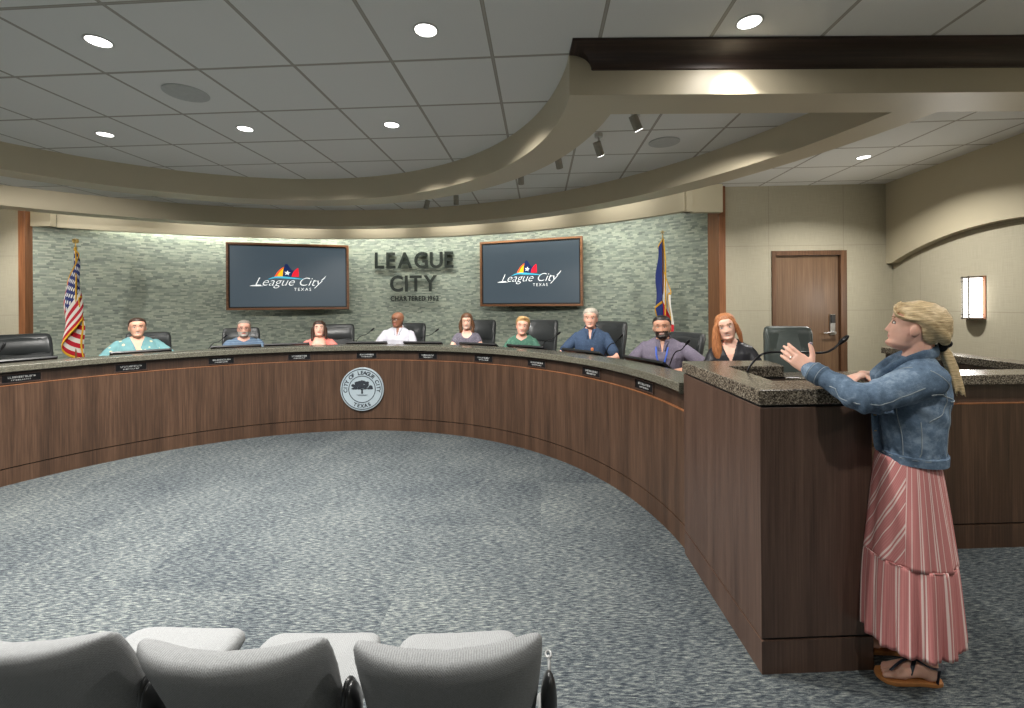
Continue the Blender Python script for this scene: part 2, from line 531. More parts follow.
M['cream_soffit'] = plain('cream_soffit_paint', srgb(202, 191, 166), 0.45, var=0.02, scale=3, bump=0.03, bscale=60)

def granite(name, cols, scale=170, rough=0.12):
    m, nt, b = new_mat(name, rough)
    t = NT(nt)
    v = t.uv(src='Object')
    vo = t.n('ShaderNodeTexVoronoi'); vo.inputs['Scale'].default_value = scale; t.l(v, vo.inputs['Vector'])
    n1 = t.noise(v, scale * 0.5, 5, 0.7)
    sp = t.sep(vo.outputs['Color'])[0]
    f = t.math('ADD', t.math('MULTIPLY', sp, 0.5), t.math('MULTIPLY', n1, 0.5))
    t.l(t.ramp(f, list(zip((0.25, 0.42, 0.55, 0.72), cols))), b.inputs['Base Color'])
    return m
M['granite'] = granite('speckled_brown_granite', [srgb(40, 36, 32), srgb(72, 66, 58), srgb(98, 90, 79), srgb(140, 132, 118)], 190, 0.2)
M['granite_g'] = granite('green_grey_granite', [srgb(70, 69, 60), srgb(86, 84, 74), srgb(98, 96, 85), srgb(118, 116, 104)], 220, 0.22)

def emis(name, col, strength):
    m, nt, b = new_mat(name, 0.5)
    b.inputs['Base Color'].default_value = tuple(col) + (1,)
    b.inputs['Emission Color'].default_value = tuple(col) + (1,)
    b.inputs['Emission Strength'].default_value = strength
    return m
M['lamp'] = emis('lit_lamp_lens', (1, 0.98, 0.94), 6)
M['ringw'] = plain('white_lamp_trim', srgb(200, 200, 196), 0.5, var=0.03)
M['speaker'] = plain('grey_speaker_grille', srgb(190, 192, 189), 0.7, var=0.05, bump=0.3, bscale=400)
# =================================================================== SETTING
def struct(name, mb, mats, **kw):
    o = mb.build(name, mats, **kw)
    o['kind'] = 'structure'
    return o

ZB = 2.815                      # underside of soffits
ROOM = [(-9.4, 6.36), (-6.72, 6.2), (2.67, 5.71), (4.68, 5.6), (3.62, -3.6), (-9.4, -3.0)]
struct('floor', MB().box((-9.6, -3.8, -0.1), (5.6, 8.6, 0.0)), M['carpet'])
struct('ceiling', MB().box((-9.6, -3.8, CEIL), (5.6, 8.6, CEIL + 0.1)), M['ceil'])

def wall_seg(a, b, t=0.12, z0=0.0, z1=CEIL, mb=None, u0=0.0):
    """wall whose inner face runs a->b; thickness to the left of the direction a->b"""
    a = Vector(a + (0,)) if len(a) == 2 else Vector(a); b = Vector(b + (0,)) if len(b) == 2 else Vector(b)
    d = (b - a); L = d.length; d.normalize(); n = Vector((-d.y, d.x, 0))
    mb = mb or MB()
    V = [a, b, b + n * t, a + n * t]
    V = [(p.x, p.y, z) for z in (z0, z1) for p in V]
    F = [(0, 1, 5, 4), (1, 2, 6, 5), (2, 3, 7, 6), (3, 0, 4, 7), (0, 3, 2, 1), (4, 5, 6, 7)]
    q = lambda l, r: ((l, z0), (r, z0), (r, z1), (l, z1))
    UV = [q(u0, u0 + L), q(0, t), q(u0 + L, u0), q(0, t), q(0, t), q(0, t)]
    return mb.add(V, F, 0, UV)

# back wall to the right, with a hole for the door
DX0, DX1, DZ = 3.29, 4.20, 2.235
def back_y(x): return 5.71 - (x - 2.67) * (0.11 / 2.01)
def P2(x): return (x, back_y(x))
mb = MB()
wall_seg(P2(2.67), P2(DX0), mb=mb, u0=2.67)
wall_seg(P2(DX0), P2(DX1), z0=DZ, mb=mb, u0=DX0)
wall_seg(P2(DX1), P2(4.80), mb=mb, u0=DX1)
struct('wall_back_right', mb, M['wall_panel'])
struct('wall_back_left', wall_seg((-9.4, 6.36), (-6.74, 6.2), u0=-9.4), M['wall_panel'])
struct('wall_rear', wall_seg((3.62, -3.6), (-9.4, -3.2)), M['wall_panel'])
struct('wall_left', wall_seg((-9.4, -3.2), (-9.4, 6.36)), M['wall_panel'])

# stone feature wall, curved
SCN = (-2.14, 1.78); SR = 6.35
a_r = math.degrees(math.atan2(5.93 - SCN[1], 2.66 - SCN[0])); a_l = math.degrees(math.atan2(6.22 - SCN[1], -6.68 - SCN[0]))
struct('wall_center', MB().arc(SCN, SR, SR + 0.15, a_r, a_l, 0, CEIL, 90), M['stone'], smooth=30)
# timber edge posts of the stone wall
struct('trim_1', MB().box((2.62, 5.66, 0), (2.705, 6.1, CEIL)), M['wood_trim'], bevel=0.004)
struct('trim_2', MB().box((-6.755, 6.13, 0), (-6.665, 6.4, CEIL)), M['wood_trim'], bevel=0.004)

# right wall: upper arched soffit plane and a recessed lower plane
rd = Vector((4.68 - 3.62, 5.6 + 3.6, 0)); rL = rd.length; rd.normalize(); rn = Vector((rd.y, -rd.x, 0))   # outwards (+x)
struct('wall_right', wall_seg(tuple(Vector((4.68, 5.72, 0)) + rn * 0.09), tuple(Vector((3.62, -3.6, 0)) + rn * 0.09)), panel_wall('cream_fabric_recess', CREAM, 1.22, 0.82, 0.55, 0.66))
# arch: s = distance from the corner along the wall
mb = MB()
spans = [(0.0, 0.09, None), (0.09, 2.91, 'arc'), (2.91, 3.15, None), (3.15, 5.97, 'arc'), (5.97, 6.2, None), (6.2, 9.02, 'arc'), (9.02, rL, None)]
prof = []
for s0, s1, k in spans:
    if k is None: prof += [(s0, 2.06), (s1, 2.06)]
    else:
        for i in range(1, 40):
            q = i / 40.0; x = 2 * q - 1
            prof.append((s0 + (s1 - s0) * q, 2.06 + math.sqrt(3.8 ** 2 - (1.41 * x) ** 2) - math.sqrt(3.8 ** 2 - 1.41 ** 2)))
base = Vector((4.68, 5.6, 0))
V = []; F = []
for s_, z in prof:
    p = base - rd * s_
    for off, zz in ((0, z), (0, CEIL), (0.09, CEIL), (0.09, z)):
        q = p + rn * off; V.append((q.x, q.y, zz))
for i in range(len(prof) - 1):
    a, b = 4 * i, 4 * (i + 1)
    F += [(a, a + 1, b + 1, b), (a + 3, a, b, b + 3)]
F += [(0, 3, 2, 1)]
struct('trim_3', mb.add(V, F), M['cream'], smooth=30)

# ceiling soffit rings, beams and the valance
C1 = (-2.27, 2.60); C2 = (-2.45, 1.97); CV = (-2.58, 1.31)
BY0, BY1 = 2.62, 2.89           # the cross beam
struct('trim_4', MB().arc(C1, 2.62, 2.93, 0.75, 179.25, ZB, CEIL, 96), M['cream_soffit'], smooth=30)
struct('trim_5', MB().arc(C2, 5.0, 5.29, 9.5, 171, ZB, CEIL, 120), M['cream_soffit'], smooth=30)
mb = MB().box((0.345, BY0, ZB - 0.0015), (4.6, BY1, CEIL))
struct('trim_6', mb, M['cream_soffit'])
mb = MB().box((-9.3, BY0, ZB - 0.0015), (-4.885, BY1, CEIL))
struct('trim_7', mb, M['cream_soffit'])
# valance hiding the wall washers, with its two square ends
va_r = math.degrees(math.atan2(5.52 - CV[1], 2.16 - CV[0])); va_l = math.degrees(math.atan2(6.36 - CV[1], -6.44 - CV[0]))
mb = MB().arc(CV, 6.28, 6.36, va_r, va_l, 2.71, CEIL - 0.001, 100)
mb.box((2.15, 5.55, 2.71), (2.62, 5.63, CEIL - 0.001))
mb.box((2.15, 5.50, 2.71), (2.23, 5.63, CEIL - 0.001))
mb.box((-6.66, 6.20, 2.71), (-6.38, 6.28, CEIL - 0.001))
struct('trim_8', mb, M['cream'], smooth=30)

# walnut crown moulding with a cove profile and a mitred return, on the beam face
def crown(xl, xr, ret_left):
    mb = MB(); K = 10; V = []; F = []; UV = []
    prof = [(0.0, CEIL - 0.105)]
    for i in range(K + 1):
        t = i / K * PI / 2
        prof.append((0.008 + 0.135 * (1 - math.cos(t)), CEIL - 0.100 + 0.085 * math.sin(t)))
    prof += [(0.15, CEIL - 0.015), (0.15, CEIL - 0.0005)]
    n = len(prof)
    if ret_left:
        path = [lambda p: (xr, BY0 - p), lambda p: (xl + 0.135 - p * 0.9, BY0 - p), lambda p: (xl + 0.135 - p * 0.9, BY0)]
    else:
        path = [lambda p: (xr - 0.135 + p * 0.9, BY0), lambda p: (xr - 0.135 + p * 0.9, BY0 - p), lambda p: (xl, BY0 - p)]
    for fn in path:
        for p, z in prof:
            x, y = fn(p); V.append((x, y, z))
    for j in range(2):
        for i in range(n - 1):
            a = j * n + i; b = (j + 1) * n + i
            F.append((a, a + 1, b + 1, b))
            u = lambda k: (V[k][0] if (j == 0) == ret_left else V[k][1], (k % n) * 0.014)
            UV.append((u(a), u(a + 1), u(b + 1), u(b)))
    return mb.add(V, F, 0, UV)
struct('trim_9', crown(0.345, 4.55, True), M['wood_h'], smooth=30)
struct('trim_10', crown(-9.3, -4.885, False), M['wood_h'], smooth=30)

# raised platform behind the dais
DC = (-1.855, 2.703); DR = 2.97
mb = MB().arc(DC, DR + 0.15, 5.2, 14, 180, 0.0, 0.15, 90)
struct('floor_platform', mb, M['carpet'])

# door with frame
d1 = thing('door_1', None, None, (0, 0, 0)); d1['kind'] = 'structure'
def along(x0, x1, y_in, y_out, z0, z1, mb):
    """box following the back wall line between x0 and x1"""
    V = []
    for z in (z0, z1):
        for x, o in ((x0, y_in), (x1, y_in), (x1, y_out), (x0, y_out)):
            V.append((x, back_y(x) + o, z))
    return mb.add(V, [(0, 3, 2, 1), (4, 5, 6, 7), (0, 1, 5, 4), (1, 2, 6, 5), (2, 3, 7, 6), (3, 0, 4, 7)])
fr = MB()
along(DX0, DX0 + 0.05, -0.015, 0.12, 0, DZ, fr); along(DX1 - 0.075, DX1, -0.015, 0.12, 0, DZ, fr); along(DX0 + 0.05, DX1 - 0.075, -0.015, 0.12, DZ - 0.06, DZ, fr)
fr.build('door_frame', wood('door_frame_veneer', srgb(72, 50, 34), srgb(96, 68, 48), srgb(116, 84, 60), 0.4), d1, bevel=0.003)
lf = MB(); along(DX0 + 0.053, DX1 - 0.085, 0.02, 0.07, 0.01, DZ - 0.063, lf)
leaf = lf.build('door_leaf', M['door'], d1, bevel=0.002)
# card lock, lever and hinges
lk = MB()
lx = 4.035; ly = back_y(lx) + 0.02
lk.box((lx - 0.035, ly - 0.018, 1.17), (lx + 0.035, ly, 1.43))
lock = lk.build('card_lock_plate', M['metal'], leaf, bevel=0.006)
MB().box((lx - 0.028, ly - 0.03, 1.32), (lx + 0.028, ly - 0.016, 1.425)).build('card_reader', M['blackp'], leaf, bevel=0.004)
lv = MB(); lv.cyl((lx, ly, 1.20), (lx, ly - 0.055, 1.20), 0.02); lv.tube([(lx, ly - 0.05, 1.20), (lx - 0.06, ly - 0.055, 1.203), (lx - 0.13, ly - 0.05, 1.198)], [0.011, 0.010, 0.008])
lv.build('door_handle', M['metal'], leaf, smooth=40)
for z in (0.25, 1.1, 2.0):
    hx = DX0 + 0.052; hy = back_y(hx) + 0.016
    MB().cyl((hx, hy, z - 0.05), (hx, hy, z + 0.05), 0.008, 12).build('hinge', M['metal'], leaf, smooth=40)

# =================================================================== CEILING FITTINGS
def downlight(x, y, label, lit=True):
    t = thing('recessed_downlight', label, 'ceiling light', (x, y, CEIL), 0, 'recessed round downlights')
    mb = MB(); n = 32
    V = []; F = []
    for r, z in ((0.066, 0.0), (0.068, -0.004), (0.060, -0.006), (0.054, -0.001)):
        for i in range(n): V.append((r * math.cos(2 * PI * i / n), r * math.sin(2 * PI * i / n), z))
    for j in range(3): F += [(j * n + i, j * n + (i + 1) % n, (j + 1) * n + (i + 1) % n, (j + 1) * n + i) for i in range(n)]
    mb.add(V, F).build('trim_ring', M['ringw'], t, local=True, smooth=40)
    mb = MB(); mb.cyl((0, 0, -0.0035), (0, 0, 0.0), 0.056, n); mb.build('lens', M['lamp'], t, local=True)
    return t
DLAB = ['recessed downlight second from left in the front row, just left of the round grey speaker' ,
        'large bright recessed downlight near the top centre of the ceiling',
        'small recessed downlight furthest left in the oval, beside its curved edge',
        'small recessed downlight between two others, right of the round speaker grille',
        'small recessed downlight furthest right in the back row of the oval ceiling',
        'recessed downlight just above the dark walnut crown moulding',
        'recessed downlight near the right wall, beyond the cream beam']
DLAB[0] = 'recessed downlight at the upper left, nearest the top left corner of the photo'
for (x, y), l in zip(DOWN_SEEN, DLAB): downlight(x, y, l)
for (x, y) in DOWN_FILL: downlight(x, y, 'recessed downlight in the ceiling outside the picture')

def ceiling_speaker(x, y, label):
    t = thing('ceiling_speaker', label, 'speaker', (x, y, CEIL), 0, 'round ceiling speakers')
    MB().cyl((0, 0, -0.006), (0, 0, 0), 0.138, 40).build('rim', M['speaker'], t, local=True, bevel=0.003)
    MB().cyl((0, 0, -0.008), (0, 0, -0.001), 0.129, 40).build('grille', M['speaker'], t, local=True, smooth=30)
ceiling_speaker(-2.23, 3.08, 'round grey speaker grille in the oval ceiling at left')
ceiling_speaker(1.40, 4.09, 'round grey speaker grille between the soffit rings, near the lit track spots')

def track_spot(loc, target, label, lit, power, angle=34):
    t = thing('track_spotlight', label, 'spotlight', (loc[0], loc[1], CEIL), 0, 'spotlights between the soffit rings')
    L = Vector(loc); d = (Vector(target) - L).normalized()
    a = L - d * 0.06; b = L + d * 0.06
    MB().cyl((L.x, L.y, CEIL - 0.03), (L.x, L.y, CEIL), 0.035, 20).build('ceiling_canopy', M['ringw'], t, bevel=0.002)
    MB().tube([(L.x, L.y, CEIL - 0.02), tuple(L)], 0.008, 8).build('stem', M['ringw'], t, smooth=40)
    h = MB(); h.cyl(a, b, 0.034, 24); head = h.build('lamp_head', plain('spot_can', srgb(150, 146, 134), 0.5), t, smooth=40)
    MB().cyl(b - d * 0.004, b + d * 0.003, 0.030, 24).build('lens', M['lamp'] if lit else M['metal'], head)
    if power: spot('track_spot_beam', tuple(b + d * 0.02), target, power, angle, 0.6, 0.03)
HEADZ = 1.35
def seat(k, r=3.95, z=0.0): 
    a = R_(k); return (DC[0] + r * math.cos(a), DC[1] + r * math.sin(a), z)
TS = [((0.965, 3.46, 2.985), seat(18, 3.9, 1.25), 'lit spotlight just beyond the walnut-topped beam', True),
      ((0.76, 3.88, 2.93), seat(30, 3.9, 1.25), 'lit cylindrical spotlight peeking out beside the inner soffit ring', True),
      ((0.47, 4.42, 2.985), seat(44, 3.9, 1.25), 'spotlight half hidden by the inner soffit ring, second from the lit one', False),
      ((0.11, 5.0, 2.985), seat(59, 3.9, 1.25), 'spotlight mostly hidden by the ring, left of the round speaker', False),
      ((-0.72, 5.85, 2.95), seat(74, 3.9, 1.25), 'small spotlight end peeking above the right screen', False),
      ((-1.15, 6.1, 2.95), seat(88, 3.9, 1.25), 'small spotlight end peeking above the wall lettering', False)]
for l, t_, lab, lit in TS: track_spot(l, t_, lab, lit, 120, 32)
for k in (104, 119, 135):
    p = (C1[0] + 3.4 * math.cos(R_(k)), C1[1] + 3.4 * math.sin(R_(k)), 2.90)
    track_spot(p[:2] + (2.975,), seat(k, 3.9, 1.25), 'spotlight hidden above the inner soffit ring', False, 55)
# two spots that throw the flags' shadows on the stone
track_spot((-5.75, 3.2, 2.92), (-5.8, 6.1, 1.75), 'spotlight at far left aimed at the striped flag', False, 150, 62)
track_spot((2.02, 3.02, 2.95), (1.9, 5.85, 1.75), 'spotlight hidden behind the beam, aimed at the flag with a single star', False, 110, 50)
# =================================================================== DAIS
dais = thing('council_dais', 'long curved walnut council dais with black name plates and a round seal', 'dais', (DC[0], DC[1] + DR, 0))
ZG = 1.012; ZL = 0.888
A0, A1 = 2.9, 181.0
def arcpart(name, r0, r1, z0, z1, mat, n=140, a0=A0, a1=A1, parent=dais, **kw):
    return MB().arc(DC, r0, r1, a0, a1, z0, z1, n).build(name, mat, parent, smooth=30, **kw)
arcpart('toe_kick', DR, DR + 0.05, 0, 0.145, M['wood'])
arcpart('shadow_gap', DR + 0.012, DR + 0.05, 0.145, 0.155, M['black'])
arcpart('front_panel', DR, DR + 0.05, 0.155, ZL, M['wood'])
arcpart('frieze', DR + 0.022, DR + 0.05, ZL, ZG, wood('frieze_walnut', srgb(42, 30, 23), srgb(60, 44, 34), srgb(78, 58, 46), 0.4))
arcpart('ledge_edge', DR - 0.002, DR + 0.02, ZL, ZL + 0.005, M['wood_trim'])
arcpart('inner_panel', DR + 0.10, DR + 0.14, 0.16, ZG - 0.012, M['wood_dark'], a0=4.5)
arcpart('subtop', DR + 0.02, DR + 0.14, ZG - 0.010, ZG - 0.001, M['black'], a0=4.5)
arcpart('desktop', DR + 0.14, DR + 0.56, 0.86, 0.90, M['wood_dark'], a0=13.0)
ct = MB().arc(DC, DR - 0.03, DR + 0.25, 3.6, A1, ZG, ZG + 0.06, 160).build('granite_countertop', M['granite_g'], smooth=30, bevel=0.006)
tag(ct, 'curved grey-green granite top running the length of the council dais', 'countertop')
for k in (20, 45, 75, 105, 135, 160):       # support walls under the counter
    a = R_(k); c, s_ = math.cos(a), math.sin(a)
    m4 = Matrix.Translation((DC[0], DC[1], 0)) @ Matrix.Rotation(a, 4, 'Z')
    MB().box((DR + 0.14, -0.02, 0.155), (DR + 0.52, 0.02, 0.859), M=m4).build('support', M['wood_dark'], dais)

# ---- text helper
def text_mesh(s_, size, depth=0.0, shear=0.0, bold=0.0, align='CENTER', space=1.0, res=4):
    cu = bpy.data.curves.new('lettering', 'FONT')
    cu.body = s_; cu.size = size; cu.extrude = depth; cu.shear = shear; cu.offset = bold
    cu.align_x = align; cu.space_character = space; cu.resolution_u = res
    ob = bpy.data.objects.new('lettering', cu); COL.objects.link(ob)
    bpy.context.view_layer.update()
    dg = bpy.context.evaluated_depsgraph_get()
    me = bpy.data.meshes.new_from_object(ob.evaluated_get(dg))
    V = [tuple(v.co) for v in me.vertices]; F = [tuple(p.vertices) for p in me.polygons]
    bpy.data.objects.remove(ob); bpy.data.curves.remove(cu); bpy.data.meshes.remove(me)
    return V, F
def frame(o, right, up):
    r = Vector(right).normalized(); u = Vector(up).normalized(); n = r.cross(u)
    m = Matrix.Identity(4)
    for i in range(3): m[i][0] = r[i]; m[i][1] = u[i]; m[i][2] = n[i]; m[i][3] = o[i]
    return m
def xf(V, m): return [tuple(m @ Vector(p)) for p in V]

# ---- name plates
def plate_frame(k, r=DR + 0.022, z=0.948):
    a = R_(k); o = (DC[0] + r * math.cos(a), DC[1] + r * math.sin(a), z)
    return frame(o, (math.sin(a), -math.cos(a), 0), (0, 0, 1))     # normal points to the centre
M['silver'] = plain('silver_lettering', srgb(190, 192, 192), 0.4, 0.3)
PLN = ['first name plate at the far left end of the dais', 'name plate below the woman in the teal blouse', 'name plate below the grey-bearded man in the blue shirt',
       'name plate just left of the seal, below the woman in pink', 'name plate directly above the round seal', 'name plate just right of the seal, below the man in white',
       'name plate below the woman in the grey dress', 'name plate below the person in the green shirt', 'name plate below the man in the navy shirt',
       'name plate nearest the podium, below the man in the purple shirt']
PANG = [152.1, 136.9, 121.4, 105.5, 89.9, 74.4, 59.5, 44.9, 29.8, 15.3]
for k, l in zip(PANG, PLN):
    m = plate_frame(k)
    t = thing('name_plate', 'small black ' + l, 'name plate', tuple(m.translation), 0, 'name plates along the dais')
    w_ = 0.125
    MB().box((-w_, -0.035, 0), (w_, 0.035, 0.006), M=m).build('plate', M['mic'], t, bevel=0.001)
    hol = MB()
    for lo, hi in (((-w_ - .008, -.043, 0), (w_ + .008, -.035, .012)), ((-w_ - .008, .035, 0), (w_ + .008, .043, .012)), ((-w_ - .008, -.035, 0), (-w_, .035, .012)), ((w_, -.035, 0), (w_ + .008, .035, .012))):
        hol.box(lo, hi, M=m)
    hol.build('holder', M['wood_h'], t)
    rr = random.Random(int(k * 10))
    for row, (yy, hh, half) in enumerate(((0.010, 0.018, 0.085), (-0.016, 0.012, 0.065))):
        x = -half; let = MB()
        while x < half:
            ww = rr.uniform(0.007, 0.012)
            if rr.random() > -1:
                let.box((x, yy - hh / 2, 0.006), (x + ww * 0.35, yy + hh / 2, 0.0075), M=m)
                let.box((x, yy + (hh / 2 - .004 if rr.random() > .5 else -hh / 2), 0.006), (x + ww, yy + (hh / 2 if rr.random() > .5 else -hh / 2 + .004), 0.0075), M=m)
            x += ww + 0.004
        let.build('engraved_line', M['silver'], t)

# ---- seal
sm = plate_frame(90.8, DR, 0.527)
seal = thing('city_seal', 'round grey-blue seal with an oak tree and ring of lettering on the dais front', 'seal', (sm.translation.x, sm.translation.y, sm.translation.z - 0.272))
M['seal'] = plain('pale_seal_enamel', srgb(168, 182, 190), 0.4, 0.2, var=0.03)
M['ink'] = plain('dark_seal_relief', srgb(34, 40, 48), 0.5)
def disc(mb, r, z0, z1, n=64): mb.cyl(sm @ Vector((0, 0, z0)), sm @ Vector((0, 0, z1)), r, n); return mb
disc(MB(), 0.272, -0.012, 0.03).build('disc', M['seal'], seal, bevel=0.003, smooth=30)
def ringm(mb, r0, r1, z0, z1, n=72):
    V = []; F = []
    for i in range(n):
        t = 2 * PI * i / n
        for r, z in ((r0, z0), (r1, z0), (r1, z1), (r0, z1)): V.append(sm @ Vector((r * math.cos(t), r * math.sin(t), z)))
    for i in range(n):
        a = 4 * i; b = 4 * ((i + 1) % n)
        for p, q in ((0, 1), (1, 2), (2, 3), (3, 0)): F.append((a + p, a + q, b + q, b + p))
    return mb.add(V, F)
for q0, q1 in ((0.248, 0.256), (0.162, 0.170)):
    ringm(MB(), q0, q1, 0.028, 0.034).build('ring_line', M['ink'], seal)
def ring_text(s_, r, size, a_mid, step, inward=False):
    n = len(s_)
    for i, ch in enumerate(s_):
        if ch == ' ': continue
        off = (i - (n - 1) / 2) * step
        a = R_(a_mid - off) if not inward else R_(a_mid + off)
        V, F = text_mesh(ch, size, 0.002, bold=0.0012)
        rot = a - PI / 2 if not inward else a + PI / 2
        rr = r - size * 0.35 if not inward else r + size * 0.35
        m = sm @ Matrix.Translation((rr * math.cos(a), rr * math.sin(a), 0.032)) @ Matrix.Rotation(rot, 4, 'Z')
        MB().add(xf(V, m), F).build('letter', M['ink'], seal)
ring_text('CITY OF LEAGUE CITY', 0.209, 0.066, 90, 10.6)
ring_text('TEXAS', 0.209, 0.062, 270, 12.5, True)
tr = MB()
rr = random.Random(3)
for k in range(60):           # crown of the oak: overlapping low-relief leaf clumps
    a = rr.uniform(0, PI); q = math.sqrt(rr.random())
    x = 0.125 * q * math.cos(a); y = 0.015 + 0.085 * q * math.sin(a)
    tr.ell((0, 0, 0), (0.022, 0.015, 0.004), 9, 5, M=sm @ Matrix.Translation((x, y, 0.031)))
for x in (-.11, -.08, .085, .115, -.04, .04): tr.ell((0, 0, 0), (0.026, 0.012, 0.004), 9, 5, M=sm @ Matrix.Translation((x, 0.008, 0.031)))
tr.build('tree_crown', M['ink'], seal, smooth=60)
tk = MB()
V = [(-0.012, -0.055, 0.03), (0.012, -0.055, 0.03), (0.007, 0.02, 0.03), (-0.007, 0.02, 0.03)]
tk.add(xf(V + [(x, y, 0.035) for x, y, z in V], sm), [(0, 3, 2, 1), (4, 5, 6, 7), (0, 1, 5, 4), (1, 2, 6, 5), (2, 3, 7, 6), (3, 0, 4, 7)])
for s_ in (-1, 1):
    V = [(s_ * 0.004, 0.0, 0.03), (s_ * 0.008, -0.01, 0.03), (s_ * 0.06, 0.03, 0.03), (s_ * 0.055, 0.035, 0.03)]
    tk.add(xf(V + [(x, y, 0.0345) for x, y, z in V], sm), [(4, 5, 6, 7), (0, 1, 5, 4), (1, 2, 6, 5), (2, 3, 7, 6), (3, 0, 4, 7)])
for yy, hw in ((-0.07, 0.07), (-0.08, 0.055)): tk.box((-hw, yy - 0.002, 0.03), (hw, yy + 0.001, 0.033), M=sm)
tk.build('tree_trunk', M['ink'], seal)

# =================================================================== PODIUM
PT = 1.155; PZ = 1.222
pod = thing('speaker_podium', 'tall square walnut podium with a thick speckled granite rim, right of the dais', 'podium', (1.3, 2.4, 0))
PO = [(1.06, 1.92), (1.555, 1.94), (1.62, 2.85), (1.088, 2.85)]
PI_ = [(1.23, 2.12), (1.57, 2.135), (1.60, 2.63), (1.25, 2.63)]
def insetquad(q, d):
    c = Vector((sum(p[0] for p in q) / 4, sum(p[1] for p in q) / 4)); out = []
    n = len(q)
    for i in range(n):
        p0, p1, p2 = Vector(q[i - 1]), Vector(q[i]), Vector(q[(i + 1) % n])
        e1 = (p1 - p0).normalized(); e2 = (p2 - p1).normalized()
        n1 = Vector((-e1.y, e1.x)); n2 = Vector((-e2.y, e2.x))
        bis = (n1 + n2).normalized(); k = d / max(0.3, bis.dot(n1))
        out.append(tuple(p1 + bis * k))
    return out
def ushape(o, i): # left + front + back arms, open to the right
    return [o[0], o[1], i[1], i[0], i[3], i[2], o[2], o[3]]
kick = MB().prism(ushape(PO, PI_), 0, 0.142); kick.build('toe_kick', M['wood_dark'], pod)
MB().prism(ushape(insetquad(PO, 0.010), PI_), 0.142, 0.154).build('shadow_gap', M['black'], pod)
MB().prism(ushape(PO, PI_), 0.154, PT - 0.012).build('side_panels', M['wood_dark'], pod, bevel=0.002)
MB().prism(ushape(insetquad(PO, 0.008), insetquad(PI_, -0.0)), PT - 0.012, PT).build('reveal', M['black'], pod)
MB().box((1.24, 2.13, 0.86), (1.585, 2.62, 0.90)).build('shelf', M['wood_h'], pod)
MB().prism(ushape(insetquad(PO, -0.008), insetquad(PI_, 0.012)), PT, PZ).build('granite_rim', M['granite'], pod, bevel=0.005)

# staff desk running right behind the podium
desk = thing('staff_desk', 'walnut staff desk running right behind the standing woman', 'desk', (2.9, 2.95, 0))
DY = lambda x: 2.865 + (x - 2.8) * 0.04
def dbox(mb, x0, x1, o0, o1, z0, z1):
    V = []
    for z in (z0, z1):
        for x, o in ((x0, o0), (x1, o0), (x1, o1), (x0, o1)): V.append((x, DY(x) + o, z))
    return mb.add(V, [(0, 3, 2, 1), (4, 5, 6, 7), (0, 1, 5, 4), (1, 2, 6, 5), (2, 3, 7, 6), (3, 0, 4, 7)])
XL_, XR_ = 1.66, 4.12
dbox(MB(), XL_, XR_, 0.012, 0.06, 0, 0.150).build('toe_kick', M['wood'], desk)
dbox(MB(), XL_, XR_, 0.024, 0.06, 0.150, 0.160).build('shadow_gap', M['black'], desk)
dbox(MB(), XL_, XR_, 0.012, 0.06, 0.160, 0.928).build('front_panel', M['wood'], desk, bevel=0.002)
dbox(MB(), XL_, XR_, 0.010, 0.034, 0.928, 0.934).build('ledge_edge', M['wood_trim'], desk)
dbox(MB(), XL_, XR_, 0.034, 0.08, 0.934, 1.058).build('frieze', M['wood_dark'], desk)
dbox(MB(), XL_, 3.84, 0.06, 0.62, 0.72, 0.76).build('work_surface', M['wood_dark'], desk)
# side arm of the desk along the right wall
MB().box((3.83, 3.10, 0), (3.99, 4.60, 1.058)).build('side_arm', M['wood_dark'], desk, bevel=0.002)
gt = MB(); dbox(gt, XL_, XR_ + 0.02, -0.02, 0.20, 1.058, 1.12)
gt.box((3.80, 3.12, 1.058), (4.02, 4.62, 1.12))
o = gt.build('granite_ledge', M['granite'], bevel=0.005)
tag(o, 'straight speckled granite ledge on top of the staff desk behind the woman', 'countertop')

# =================================================================== SCREENS
M['bezel'] = wood('screen_frame_walnut', srgb(92, 60, 38), srgb(122, 82, 54), srgb(146, 104, 72), 0.4, horiz=True)
def screen_mat():
    m, nt, b = new_mat('slate_screen', 0.34)
    b.inputs['Base Color'].default_value = (0.02, 0.025, 0.03, 1)
    b.inputs['Emission Color'].default_value = srgb(70, 83, 92) + (1,)
    b.inputs['Emission Strength'].default_value = 0.85
    return m
M['screen'] = screen_mat()
LOGO = {k: emis('logo_' + k, srgb(*c), 0.9) for k, c in dict(white=(225, 228, 228), navy=(12, 34, 78), red=(214, 20, 44), orange=(236, 92, 40), yellow=(250, 184, 20), teal=(70, 170, 196)).items()}
def flat(pts, z, m, dz=0.002):
    """thin shape in the screen plane"""
    n = len(pts)
    a = sum(pts[i][0] * pts[(i + 1) % n][1] - pts[(i + 1) % n][0] * pts[i][1] for i in range(n))
    if a < 0: pts = pts[::-1]
    V = xf([(x, y, z) for x, y in pts] + [(x, y, z + dz) for x, y in pts], m)
    return V, [tuple(range(n))[::-1], tuple(range(n, 2 * n))] + [(i, (i + 1) % n, n + (i + 1) % n, n + i) for i in range(n)]
